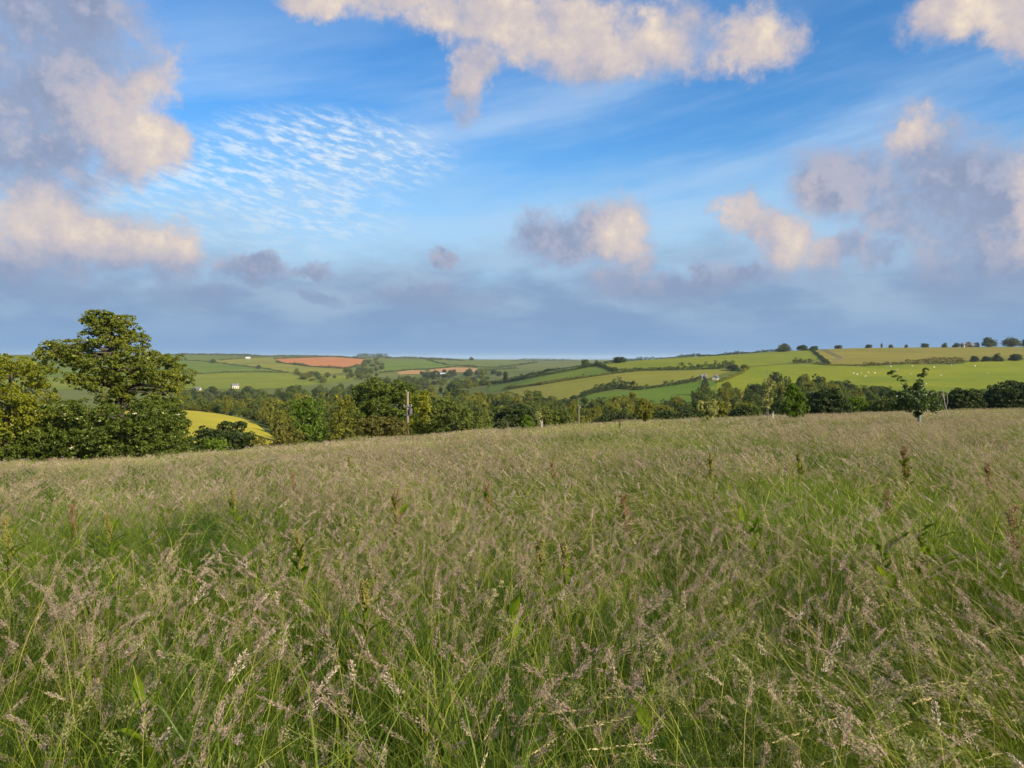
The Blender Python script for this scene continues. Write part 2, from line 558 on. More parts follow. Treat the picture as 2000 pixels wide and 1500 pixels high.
# ------------------------------------------------------------------ fields draped on the hills
def drape(name, label, mat, poly_px, y0, y1, lift=0.25, step=None):
    pts = [land_hit(x, y, y0, y1) for x, y in poly_px]
    # densify the border
    P = []
    for a, b in zip(pts, pts[1:] + pts[:1]):
        L = math.hypot(b[0] - a[0], b[1] - a[1])
        n = max(1, int(L / 14))
        for k in range(n):
            P.append((a[0] + (b[0] - a[0]) * k / n, a[1] + (b[1] - a[1]) * k / n))
    A = np.array(P)
    lo, hi = A.min(0), A.max(0)
    st = step or max(8.0, math.sqrt((hi[0] - lo[0]) * (hi[1] - lo[1]) / 2500))
    gx, gy = np.meshgrid(np.arange(lo[0], hi[0], st), np.arange(lo[1], hi[1], st))
    G = np.stack([gx.ravel(), gy.ravel()], -1)
    inside = np.zeros(len(G), bool)
    for (xa, ya), (xb, yb) in zip(P, P[1:] + P[:1]):
        c = ((ya > G[:, 1]) != (yb > G[:, 1]))
        if ya != yb:
            inside ^= c & (G[:, 0] < (xb - xa) * (G[:, 1] - ya) / (yb - ya) + xa)
    G = G[inside]
    verts = [Vector((float(p[0]), float(p[1]))) for p in P] + [Vector((float(p[0]), float(p[1]))) for p in G]
    n = len(P)
    res = delaunay_2d_cdt(verts, [], [list(range(n))], 1, 0.01)
    v2 = np.array([(v.x, v.y) for v in res[0]])
    z = terr(v2[:, 0], v2[:, 1]) + lift
    F = np.array([f for f in res[2] if len(f) == 3], np.int32)
    V = np.column_stack([v2, z])
    # faces upward
    a, b, c = V[F[:, 0]], V[F[:, 1]], V[F[:, 2]]
    nz = np.cross(b - a, c - a)[:, 2]
    F[nz < 0] = F[nz < 0][:, ::-1]
    o = link(name, np_mesh(name, V, F, [mat], smooth=True))
    tag(o, label, None, None, 'structure')
    return o


mat_field('gold_crop', (0.30, 0.27, 0.020), (0.42, 0.35, 0.03), 62, 0.30, 0.03, 0.5, 0.35)
mat_field('bright_pasture', (0.115, 0.165, 0.008), (0.235, 0.235, 0.010), None, 0.1, 0.014, 0.15)
mat_field('green_pasture', (0.075, 0.125, 0.012), (0.14, 0.175, 0.020), 20, 0.22, 0.012, 0.1, 0.14)
mat_field('dull_pasture', (0.085, 0.122, 0.018), (0.145, 0.160, 0.028), 70, 0.22, 0.012, 0.1, 0.14)
mat_field('pale_crop', (0.15, 0.16, 0.020), (0.225, 0.210, 0.030), 15, 0.24, 0.012, 0.1, 0.14)
mat_field('lime_crop', (0.115, 0.155, 0.010), (0.195, 0.205, 0.016), 12, 0.24, 0.012, 0.1, 0.14)
mat_field('tan_crop', (0.155, 0.142, 0.020), (0.225, 0.195, 0.032), 8, 0.26, 0.010, 0.1, 0.16)
mat_field('red_soil', (0.34, 0.135, 0.045), (0.43, 0.185, 0.065), 30, 0.12, 0.014, 0.08, 0.1)
mat_field('pink_soil', (0.32, 0.18, 0.075), (0.39, 0.23, 0.095), 30, 0.10, 0.014, 0.08, 0.1)
mat_field('grass_green', (0.062, 0.120, 0.008), (0.105, 0.160, 0.014), 40, 0.22, 0.012, 0.1, 0.14)

M = MATS
FIELDS = [
    # right-hand hill
    ('pasture_field', 'narrow dull green field just under the ridge hedge of the near hill', 'dull_pasture', 420, 900,
     [(955, 750), (982, 729), (1033, 723), (1083, 716), (1154, 710), (1170, 713), (1118, 724), (1083, 730), (1026, 741)]),
    ('pasture_field', 'green strip field between the two long slanting hedges', 'green_pasture', 420, 900,
     [(950, 757), (1026, 742), (1083, 731), (1165, 716), (1202, 727), (1158, 736), (1121, 741), (1066, 750), (1004, 759), (955, 766)]),
    ('crop_field', 'broad lime green field on top of the near hill', 'lime_crop', 420, 980,
     [(1172, 711), (1239, 703), (1323, 696), (1400, 691), (1496, 685.5), (1584, 683), (1602, 698), (1582, 708), (1540, 710), (1461, 717), (1400, 720), (1320, 721), (1260, 723), (1203, 726), (1180, 717)]),
    ('crop_field', 'pale olive field in the middle of the near hill', 'pale_crop', 400, 900,
     [(990, 764), (1066, 751), (1121, 742), (1200, 731), (1255, 725), (1334, 724), (1410, 722), (1440, 722), (1370, 743), (1320, 751), (1246, 761), (1209, 759), (1151, 767), (1128, 779), (1090, 782), (1030, 778)]),
    ('pasture_field', 'deep green field below the lowest hedge of the hill', 'grass_green', 380, 800,
     [(1120, 788), (1151, 770), (1246, 763), (1320, 753), (1368, 745), (1400, 748), (1400, 785), (1300, 790), (1200, 792)]),
    ('pasture_field', 'bright yellow green sheep pasture on the hillside', 'bright_pasture', 360, 900,
     [(1375, 765), (1405, 746), (1440, 730), (1461, 718), (1514, 713.5), (1584, 712), (1640, 715), (1683, 716), (1780, 712), (1856, 714), (1890, 708), (2000, 704), (2200, 702), (2200, 775), (1700, 780), (1450, 780)]),
    ('crop_field', 'tan ripening crop field along the right skyline', 'tan_crop', 500, 980,
     [(1586, 682), (1640, 677), (1750, 676), (2000, 674.5), (2200, 674), (2200, 698), (2000, 701), (1890, 705), (1800, 709), (1683, 713), (1618, 712), (1604, 698)]),
    # valley spur
    ('crop_field', 'golden yellow crop field on the spur beyond the sycamore', 'gold_crop', 120, 285,
     [(-300, 805), (60, 800), (200, 795), (330, 795.5), (380, 797.5), (430, 803), (470, 813), (500, 829), (538, 857), (528, 872), (400, 872), (250, 872), (60, 880), (-300, 885)]),
    # far hillside
    ('pasture_field', 'smooth green field on the far hillside right of the sycamore', 'green_pasture', 620, 2100,
     [(-600, 706), (-200, 704), (250, 703), (330, 703), (360, 704), (406, 707), (457, 714), (512, 720), (562, 728), (505, 726.5), (445, 727.5), (368, 731), (250, 735), (-200, 738), (-600, 740)]),
    ('crop_field', 'yellow green field at the foot of the far hillside', 'lime_crop', 600, 1900,
     [(-600, 741), (-200, 739), (250, 736), (368, 731.6), (445, 728.2), (505, 727.2), (562, 728.8), (600, 737), (645, 748), (560, 757), (480, 762), (420, 760), (330, 758), (250, 760), (-200, 764), (-600, 766)]),
    ('pasture_field', 'dull green field below the far left skyline', 'dull_pasture', 900, 2300,
     [(-600, 699), (-200, 697), (60, 695), (200, 692.5), (330, 693), (400, 696.5), (440, 700), (405, 706), (360, 703), (250, 702), (60, 705), (-200, 703), (-600, 705)]),
    ('crop_field', 'pale straw field between the green field and the skyline', 'pale_crop', 900, 2300,
     [(408, 706.5), (442, 700.5), (500, 697.5), (560, 697.5), (534, 701), (540, 707), (457, 711.5)]),
    ('crop_field', 'yellow field below the red ploughed field', 'pale_crop', 800, 2300,
     [(458, 712.5), (541, 708), (600, 716.5), (670, 721), (690, 726), (640, 731), (565, 727), (515, 719.5)]),
    ('ploughed_field', 'red brown ploughed field on the far hillside', 'red_soil', 900, 2400,
     [(536, 701.5), (582, 699.6), (648, 697.4), (712, 702), (701, 715), (670, 720), (637, 718), (602, 715.5), (551, 708.5)]),
    ('pasture_field', 'lime patch among copses beneath the red field', 'lime_crop', 650, 1800,
     [(570, 730), (640, 733), (700, 735), (680, 745), (640, 748), (605, 738)]),
    ('pasture_field', 'green field right of the red ploughed field', 'green_pasture', 800, 2400,
     [(745, 706), (833, 703.5), (905, 714), (860, 717.5), (800, 722), (742, 728)]),
    ('pasture_field', 'long green field under the central skyline', 'dull_pasture', 900, 2600,
     [(836, 703.5), (900, 702), (992, 705), (1047, 707.5), (975, 718), (930, 716.5), (873, 712.5)]),
    ('ploughed_field', 'small pinkish soil field in the middle distance', 'pink_soil', 800, 2300,
     [(774, 727), (803, 723), (831, 724), (829, 731.5), (798, 730.5), (781, 731.5)]),
    ('ploughed_field', 'long pinkish soil field behind the white barn', 'pink_soil', 800, 2300,
     [(838, 722), (882, 717.8), (911, 717), (932, 720), (926, 727), (871, 727), (842, 728)]),
    ('pasture_field', 'green field in front of the small pinkish field', 'dull_pasture', 650, 2000,
     [(770, 736), (835, 733), (850, 741), (800, 747), (770, 744)]),
    ('pasture_field', 'green field below the white barn', 'green_pasture', 600, 1800,
     [(878, 742), (932, 738), (950, 746), (944, 752), (893, 757)]),
]
for nm, lb, mt, y0, y1, poly in FIELDS:
    drape(nm, lb, M[mt], poly, y0, y1)

# tractor wheelings in the tan crop
mat_plain('wheeling_soil', (0.13, 0.105, 0.045), (0.18, 0.14, 0.06), 0.4)
for off, lb in ((0, 'dark wheel track curving down the tan field'), (7, 'second wheel track beside it, nearer the sheep pasture')):
    px = [(1604 + off, 682), (1612 + off, 686), (1623 + off, 692), (1632 + off, 695.5), (1639 + off, 699), (1636 + off, 703), (1628 + off, 707)]
    P = [land_hit(x, y, 500, 960) for x, y in px]
    Q = []
    for a, b in zip(P, P[1:]):
        for k in range(8):
            Q.append((a[0] + (b[0] - a[0]) * k / 8, a[1] + (b[1] - a[1]) * k / 8))
    Q = np.array(Q)
    for _ in range(6):
        Q[1:-1] = (Q[:-2] + Q[1:-1] * 2 + Q[2:]) / 4
    dn = np.gradient(Q, axis=0); dn /= np.linalg.norm(dn, axis=1)[:, None] + 1e-6
    nr = np.stack([-dn[:, 1], dn[:, 0]], -1) * 0.85
    V = []
    for q, n_ in zip(Q, nr):
        for s_ in (-1, 1):
            x, y = q + s_ * n_
            V.append((x, y, tz(x, y) + 0.5))
    F = [(2 * k, 2 * k + 1, 2 * k + 3, 2 * k + 2) for k in range(len(Q) - 1)]
    tag(link('wheel_track', np_mesh('wheel_track', V, np.array(F), [MATS['wheeling_soil']])), lb, None, None, 'structure')
# ------------------------------------------------------------------ foliage helpers
def unit(v):
    return v / (np.linalg.norm(v, axis=-1, keepdims=True) + 1e-9)


def leaf_quads(rng, C, N, size, aspect=0.62, fold=0.18):
    """One folded diamond per leaf: C centres, N normals (n,3), size (n,) -> vertices, quads."""
    n = len(C)
    r = rng.normal(size=(n, 3))
    T = unit(np.cross(N, r)); B = np.cross(unit(N), T)
    s = np.asarray(size)[:, None]
    a = C - T * s * 0.5
    b = C + B * s * 0.5 * aspect - T * s * 0.06 + N * s * fold
    c = C + T * s * 0.5
    d = C - B * s * 0.5 * aspect - T * s * 0.06 + N * s * fold
    V = np.stack([a, b, c, d], 1).reshape(-1, 3)
    F = np.arange(n * 4).reshape(n, 4)
    return V, F


def lobe_leaves(rng, lobes, density, size, up=0.5, jitter=0.9, inner=0.72):
    """Leaves spread through the outer shell of flattened lobes (cx,cy,cz,rx,ry,rz)."""
    Cs, Ns, Ts = [], [], []
    for (cx, cy, cz, rx, ry, rz) in lobes:
        area = 4 * math.pi * ((rx * ry) ** 1.6 / 3 + (rx * rz) ** 1.6 / 3 + (ry * rz) ** 1.6 / 3) ** (1 / 1.6)
        n = max(8, int(area * density))
        d = unit(rng.normal(size=(n, 3)))
        d[:, 2] = np.where((d[:, 2] < -0.3) & (rng.random(n) < 0.6), -d[:, 2], d[:, 2])
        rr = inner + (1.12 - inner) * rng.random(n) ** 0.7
        # clumps: pull leaves toward a few sprays
        k = max(3, n // 26)
        sp = unit(rng.normal(size=(k, 3)))
        near = sp[np.argmax(d @ sp.T, axis=1)]
        d2 = unit(d * 0.62 + near * 0.38 + rng.normal(size=(n, 3)) * 0.05)
        P = d2 * rr[:, None] * np.array([rx, ry, rz]) + np.array([cx, cy, cz])
        N = unit(unit(d2 / np.array([rx, ry, rz])) + np.array([0, 0, up]) + rng.normal(size=(n, 3)) * jitter)
        base = rng.random() * 0.3
        Cs.append(P); Ns.append(N)
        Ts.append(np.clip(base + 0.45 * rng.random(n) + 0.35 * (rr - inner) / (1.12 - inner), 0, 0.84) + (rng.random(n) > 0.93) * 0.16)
    C = np.concatenate(Cs); N = np.concatenate(Ns); T = np.concatenate(Ts)
    S = size * (0.6 + 0.8 * rng.random(len(C)))
    V, F = leaf_quads(rng, C, N, S)
    return V, F, np.repeat(T, 4)


def limb(rng, mb, a, b, r0, r1, sides=6, bend=0.07, n=6):
    a = np.array(a, float); b = np.array(b, float)
    t = np.linspace(0, 1, n)[:, None]
    L = np.linalg.norm(b - a)
    off = rng.normal(size=3) * bend * L
    P = a + (b - a) * t + np.sin(t * math.pi) * off + np.array([0, 0, 1]) * np.sin(t * math.pi) * L * 0.02
    P[1:-1] += rng.normal(size=(n - 2, 3)) * L * 0.012
    mb.tube(P, np.linspace(r0, r1, n), sides, 0.3 + 0.4 * rng.random())
    return P


mat_plain('bark', (0.040, 0.034, 0.024), (0.085, 0.072, 0.05), 6.0, 0.9, (1, 1, 0.25), 5, 0.4)
mat_plain('grey_bark', (0.10, 0.09, 0.075), (0.20, 0.18, 0.15), 6.0, 0.9, (1, 1, 0.25), 5, 0.4)
mat_leaf('sycamore_leaf', (0.045, 0.080, 0.010), (0.200, 0.215, 0.022), (0.42, 0.42, 0.10), 0.38)
mat_leaf('gold_leaf', (0.090, 0.118, 0.008), (0.30, 0.305, 0.020), (0.46, 0.44, 0.06), 0.42)
mat_leaf('elder_leaf', (0.030, 0.060, 0.008), (0.140, 0.175, 0.018), (0.42, 0.43, 0.14), 0.32, 0.55, spec=0.25)
mat_leaf('dark_leaf', (0.020, 0.036, 0.010), (0.070, 0.096, 0.020), (0.11, 0.14, 0.035), 0.28)
mat_leaf('fresh_leaf', (0.050, 0.105, 0.010), (0.165, 0.240, 0.022), (0.30, 0.34, 0.05), 0.42)
mat_leaf('mid_leaf', (0.045, 0.072, 0.013), (0.140, 0.172, 0.026), (0.24, 0.26, 0.045), 0.32)
mat_leaf('olive_leaf', (0.080, 0.092, 0.012), (0.235, 0.235, 0.026), (0.34, 0.32, 0.05), 0.34)
mat_leaf('bramble_leaf', (0.060, 0.068, 0.014), (0.185, 0.160, 0.028), (0.28, 0.21, 0.05), 0.3)
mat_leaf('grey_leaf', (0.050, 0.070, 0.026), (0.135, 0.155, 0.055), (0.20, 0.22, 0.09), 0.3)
mat_leaf('pale_leaf', (0.20, 0.23, 0.05), (0.42, 0.42, 0.15), (0.55, 0.54, 0.26), 0.4)
mat_leaf('apple_leaf', (0.030, 0.060, 0.012), (0.10, 0.145, 0.03), (0.28, 0.32, 0.16), 0.3, 0.35, spec=0.5)

PX = lambda Y: Y / FPX          # metres per photo pixel at distance Y


def wpos(x, y, Y):
    return np.array([(x - 1000) / FPX * Y, Y, EYE - (y - HZ) / FPX * Y])


def in_poly(P, poly):
    ins = np.zeros(len(P), bool)
    for (xa, ya), (xb, yb) in zip(poly, poly[1:] + poly[:1]):
        if ya == yb:
            continue
        c = (ya > P[:, 1]) != (yb > P[:, 1])
        ins ^= c & (P[:, 0] < (xb - xa) * (P[:, 1] - ya) / (yb - ya) + xa)
    return ins


def outline_tree(name, label, cat, poly, Y, mat, seed, lobe=(26, 13), n_lobes=60, leaf=0.2, density=26, trunk=None, limbs=10, deep=0.8,
                 bark='bark', extra=None, up=0.5, jitter=0.9, trunk_r=0.2, group=None, blossom=0):
    """A tree or bush of real depth whose crown fills the given side view at distance Y."""
    rng = np.random.default_rng(seed)
    A = np.array(poly, float)
    lo, hi = A.min(0), A.max(0)
    m = PX(Y)
    got = []
    tries = 0
    while len(got) < n_lobes and tries < 40:
        tries += 1
        C = lo + (hi - lo) * rng.random((400, 2))
        r = rng.uniform(0.7, 1.25, 400)
        ok = in_poly(C, poly)
        for dx, dy in ((-1, 0), (1, 0), (0, -1), (0, 1)):
            ok &= in_poly(C + np.stack([dx * r * lobe[0] * 0.82, dy * r * lobe[1] * 0.82], -1), poly)
        for c, rr in zip(C[ok], r[ok]):
            if len(got) >= n_lobes:
                break
            if all(((c[0] - g[0]) / lobe[0]) ** 2 + ((c[1] - g[1]) / lobe[1]) ** 2 > 0.35 for g in got[-25:]):
                got.append((c[0], c[1], rr))
    base_x = trunk[0][0] if trunk else (lo[0] + hi[0]) / 2
    gx, gy = (base_x - 1000) / FPX * Y, Y
    gz = tz(gx, gy)
    lobes = []
    for (x, y, rr) in got:
        # half width of the outline at this height sets how deep the crown is there
        ys = np.full(60, y); xs = np.linspace(lo[0], hi[0], 60)
        ins = in_poly(np.stack([xs, ys], -1), poly)
        w = (ins.mean() * (hi[0] - lo[0])) / 2 * m
        cx = (lo[0] + hi[0]) / 2
        k = math.sqrt(max(0.05, 1 - min(0.95, abs(x - cx) / ((hi[0] - lo[0]) / 2)) ** 2))
        dY = rng.uniform(-1, 1) * w * deep * k
        p = wpos(x, y, Y); p[1] += dY
        lobes.append((p[0] - gx, p[1] - gy, p[2] - gz, lobe[0] * m * rr, lobe[0] * m * rr * 0.95, lobe[1] * m * rr))
    for e in extra or []:
        x, y, rx, ry, dY = e
        p = wpos(x, y, Y)
        lobes.append((p[0] - gx, p[1] + dY - gy, p[2] - gz, rx * m, rx * m * 0.9, ry * m))
    root = thing(name, label, cat, (gx, gy, gz), group)
    V, F, T = lobe_leaves(rng, lobes, density, leaf, up, jitter)
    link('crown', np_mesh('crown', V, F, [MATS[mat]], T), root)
    mb = MB()
    if trunk:
        P = np.array([wpos(x, y, Y) - (gx, gy, gz) for x, y in trunk])
        P[0, 2] = -0.4
        mb.tube(P, np.linspace(trunk_r, trunk_r * 0.35, len(P)), 9, 0.4)
        start = [P[int(k)] for k in np.linspace(1, len(P) - 1, 5)]
    else:
        top = max(l[2] for l in lobes)
        P = np.array([(0, 0, -0.4), (0.1, 0, top * 0.25), (-0.05, 0.05, top * 0.5), (0.05, 0, top * 0.72)])
        mb.tube(P, np.linspace(trunk_r, trunk_r * 0.3, len(P)), 8, 0.4)
        start = list(P[1:])
    sel = rng.permutation(len(lobes))[:limbs]
    for i in sel:
        l = np.array(lobes[i][:3])
        cands = [s for s in start if s[2] < l[2] + 0.2] or [start[0]]
        s = min(cands, key=lambda q: np.linalg.norm(l - q))
        limb(rng, mb, s, l, trunk_r * 0.26, 0.012, 5)
    link('trunk', mb.mesh('trunk', [MATS[bark]], True), root)
    if blossom:
        tops = sorted(lobes, key=lambda l: l[1] - l[2] * 0.3)[:max(4, len(lobes) * 2 // 3)]
        C = []
        for _ in range(blossom):
            l = tops[rng.integers(len(tops))]
            d = unit(rng.normal(size=3)); d[1] = -abs(d[1]); d[2] = abs(d[2])
            c = np.array(l[:3]) + d * np.array(l[3:]) * 1.05
            C.append(c + rng.normal(size=(26, 3)) * np.array([0.07, 0.07, 0.022]))
        C = np.concatenate(C)
        N = unit(np.array([0, -0.2, 1.0]) + rng.normal(size=C.shape) * 0.4)
        V, F = leaf_quads(rng, C, N, np.full(len(C), 0.05), 0.9)
        link('blossom', np_mesh('blossom', V, F, [MATS['cream_flower']]), root)
    return root


mat_plain('cream_flower', (0.55, 0.52, 0.34), (0.7, 0.68, 0.5), 9.0, 0.8)

# ------------------------------------------------------------------ trees and bushes along the meadow's far edge
outline_tree('sycamore_tree', 'tall open-crowned sycamore standing over the left hedge bank', 'tree',
             [(150, 612), (205, 603), (250, 612), (272, 632), (268, 650), (288, 662), (290, 680), (318, 684), (350, 692), (372, 722), (380, 745), (366, 765),
              (372, 790), (360, 806), (300, 800), (262, 800), (240, 792), (215, 790), (196, 770), (165, 762), (150, 745), (156, 728), (116, 715), (80, 700), (82, 676), (100, 664), (150, 662), (172, 664),
              (160, 652), (172, 640), (150, 632)],
             47, 'sycamore_leaf', 11, (13, 7.5), 330, 0.16, 58, [(236, 890), (234, 800), (231, 760), (228, 725), (222, 690), (216, 650), (210, 622)], 46, 0.75, 'bark',
             trunk_r=0.30, up=0.6, jitter=0.9,
             extra=[(165, 625, 14, 5, 0.3), (200, 612, 22, 6, -0.4), (238, 620, 20, 6, 0.5), (262, 636, 12, 5, 0), (190, 632, 22, 6, 0.6), (225, 642, 30, 8, -0.5), (175, 647, 18, 5, 0.2),
                    (105, 676, 20, 8, -0.3), (125, 690, 22, 8, 0.5), (135, 672, 20, 8, 0.2), (100, 695, 14, 6, 0), (250, 655, 24, 8, 0.3), (210, 664, 32, 8, 0.8), (272, 668, 14, 7, -0.3)])
outline_tree('hedge_tree', 'yellow green bushy tree cut by the left picture edge', 'tree',
             [(-90, 700), (-40, 688), (0, 694), (20, 682), (45, 690), (60, 702), (82, 700), (100, 712), (102, 732), (90, 750), (104, 775), (112, 815), (70, 850), (-20, 852), (-100, 845)],
             44, 'gold_leaf', 12, (13, 8.5), 250, 0.17, 48, [(10, 910), (12, 840), (18, 780), (22, 720)], 18, 0.8, trunk_r=0.22)
outline_tree('hedge_bush', 'dense leafy bush low at the left picture edge', 'bush',
             [(-110, 835), (-40, 826), (20, 832), (70, 824), (105, 830), (125, 850), (122, 932), (-110, 932)],
             44.5, 'elder_leaf', 13, (15, 11), 190, 0.15, 50, None, 8, 0.6, trunk_r=0.1, blossom=6)
outline_tree('elder_bush', 'broad elder bush with pale blossom under the sycamore', 'bush',
             [(90, 800), (125, 778), (160, 782), (200, 774), (235, 788), (262, 780), (300, 776), (340, 786), (362, 806), (372, 850), (372, 915), (300, 920), (90, 925)],
             44.5, 'elder_leaf', 14, (14, 10), 330, 0.15, 52, None, 14, 0.6, trunk_r=0.1, blossom=26)
outline_tree('hedge_bush', 'dark thicket filling the bank behind the sycamore trunk', 'bush',
             [(40, 826), (110, 806), (190, 800), (260, 802), (330, 806), (368, 826), (378, 925), (40, 935)],
             51, 'dark_leaf', 140, (22, 12), 200, 0.2, 40, None, 10, 0.4, trunk_r=0.1)
outline_tree('round_bush', 'dark rounded bush in front of the golden field', 'bush',
             [(372, 850), (380, 836), (400, 830), (418, 836), (430, 823), (455, 821), (478, 832), (494, 852), (500, 905), (368, 905)],
             58, 'dark_leaf', 15, (13, 9), 100, 0.22, 34, None, 6, 0.7, trunk_r=0.1)
outline_tree('small_bush', 'small bright green bush at the foot of the dark rounded bush', 'bush',
             [(385, 866), (405, 853), (430, 852), (448, 864), (452, 900), (383, 900)],
             48, 'fresh_leaf', 16, (11, 7), 26, 0.14, 50, None, 4, 0.6, trunk_r=0.06)
outline_tree('bramble_bush', 'straggling bramble right of the golden field corner', 'bush',
             [(488, 866), (520, 852), (545, 838), (570, 826), (600, 846), (614, 900), (486, 900)],
             50, 'bramble_leaf', 17, (12, 8), 44, 0.15, 40, None, 6, 0.6, trunk_r=0.06)
outline_tree('hedge_bush', 'fresh green bush left of the pointed golden tree', 'bush',
             [(562, 830), (566, 795), (580, 780), (600, 776), (625, 782), (642, 796), (650, 850), (648, 898), (562, 898)],
             54, 'fresh_leaf', 18, (13, 10), 56, 0.17, 42, None, 8, 0.7, trunk_r=0.1)
outline_tree('pointed_tree', 'pointed young tree with sunlit golden top in the hedge', 'tree',
             [(634, 895), (640, 810), (650, 780), (658, 766), (668, 772), (676, 764), (690, 782), (697, 815), (700, 895)],
             54, 'olive_leaf', 19, (11, 9), 46, 0.17, 42, [(668, 880), (668, 830), (667, 790), (666, 772)], 8, 0.8, trunk_r=0.1)
outline_tree('hedge_bush', 'olive brown hedge bush left of the utility pole', 'bush',
             [(688, 892), (694, 826), (715, 812), (745, 816), (770, 812), (800, 828), (815, 890)],
             55, 'bramble_leaf', 20, (12, 8), 110, 0.16, 46, None, 8, 0.6, trunk_r=0.08)
outline_tree('broad_tree', 'broad dark tree crown rising behind the utility pole', 'tree',
             [(660, 830), (668, 790), (690, 752), (722, 738), (760, 735), (790, 746), (815, 760), (826, 800), (826, 870), (690, 880)],
             86, 'elder_leaf', 21, (15, 11), 130, 0.26, 24, [(745, 900), (745, 840), (748, 790), (750, 755)], 16, 0.8, trunk_r=0.25)
outline_tree('sunlit_tree', 'sunlit yellow green tree just right of the utility pole', 'tree',
             [(798, 880), (798, 800), (806, 770), (824, 762), (842, 768), (852, 790), (852, 880)],
             66, 'gold_leaf', 22, (12, 9), 44, 0.2, 34, [(826, 880), (826, 830), (826, 785)], 8, 0.8, trunk_r=0.12)
outline_tree('sloping_tree', 'green spreading tree sloping down right of the sunlit one', 'tree',
             [(828, 885), (836, 800), (850, 772), (872, 776), (895, 790), (918, 800), (940, 806), (962, 826), (972, 878), (900, 885)],
             62, 'mid_leaf', 23, (12, 9), 130, 0.19, 36, [(890, 880), (888, 840), (882, 800)], 12, 0.7, trunk_r=0.16)
outline_tree('round_bush', 'dark domed bush left of the slender grey pole', 'bush',
             [(956, 870), (966, 812), (985, 795), (1010, 788), (1035, 792), (1052, 806), (1066, 865)],
             66, 'dark_leaf', 24, (11, 8), 90, 0.2, 34, None, 6, 0.7, trunk_r=0.1)
outline_tree('hedge_bush', 'mid green bush touching the slender grey pole', 'bush',
             [(1050, 865), (1058, 812), (1075, 800), (1100, 802), (1122, 812), (1132, 862)],
             66, 'mid_leaf', 25, (11, 8), 80, 0.19, 36, None, 6, 0.7, trunk_r=0.1)
outline_tree('hedge_bush', 'low dark bush right of the slender grey pole', 'bush',
             [(1148, 855), (1156, 828), (1165, 812), (1185, 808), (1205, 816), (1218, 852)],
             66, 'dark_leaf', 26, (10, 6), 50, 0.18, 36, None, 4, 0.7, trunk_r=0.08)
outline_tree('clipped_hedge', 'dark flat-topped hedge between the two pale saplings', 'hedge',
             [(1208, 850), (1215, 808), (1270, 802), (1290, 800), (1355, 803), (1364, 845)],
             70, 'dark_leaf', 27, (10, 7), 150, 0.2, 34, None, 6, 0.35, trunk_r=0.08)
outline_tree('hedge_bush', 'yellow green bush behind the third sapling', 'bush',
             [(1358, 845), (1372, 786), (1395, 778), (1420, 784), (1430, 800), (1432, 842)],
             76, 'olive_leaf', 28, (10, 7), 80, 0.2, 34, None, 5, 0.7, trunk_r=0.08)
outline_tree('hedge_bush', 'low dark bush left of the pale thin sapling', 'bush',
             [(1415, 842), (1430, 800), (1452, 791), (1478, 800), (1488, 840)],
             72, 'dark_leaf', 29, (10, 7), 70, 0.2, 34, None, 5, 0.7, trunk_r=0.08)
outline_tree('broad_tree', 'dark spreading tree right of the leafy sapling', 'tree',
             [(1566, 838), (1576, 785), (1592, 768), (1620, 756), (1645, 762), (1655, 782), (1664, 835)],
             90, 'dark_leaf', 30, (12, 9), 100, 0.26, 24, [(1615, 840), (1615, 800), (1615, 775)], 8, 0.8, trunk_r=0.16)
outline_tree('hedge_bush', 'lime green bush beside the dark spreading tree', 'bush',
             [(1650, 835), (1658, 782), (1675, 770), (1690, 782), (1700, 832)],
             94, 'fresh_leaf', 31, (11, 8), 30, 0.24, 26, None, 5, 0.7, trunk_r=0.1)
outline_tree('hedge_bush', 'grey green bush behind the forked apple sapling', 'bush',
             [(1686, 832), (1705, 785), (1730, 775), (1760, 768), (1790, 772), (1830, 764), (1850, 780), (1858, 828)],
             92, 'mid_leaf', 32, (13, 9), 130, 0.25, 24, None, 6, 0.6, trunk_r=0.1)
outline_tree('round_bush', 'very dark rounded bush right of the dead stick', 'bush',
             [(1844, 828), (1852, 768), (1872, 757), (1898, 760), (1915, 776), (1926, 826)],
             80, 'dark_leaf', 33, (11, 8), 100, 0.22, 30, None, 6, 0.7, trunk_r=0.1)
outline_tree('broad_tree', 'dark tree mass closing the right picture edge', 'tree',
             [(1902, 826), (1915, 770), (1935, 748), (1965, 750), (1985, 742), (2020, 744), (2060, 752), (2075, 824)],
             110, 'dark_leaf', 34, (13, 9), 150, 0.3, 20, [(1985, 830), (1985, 790), (1985, 765)], 8, 0.7, trunk_r=0.2)

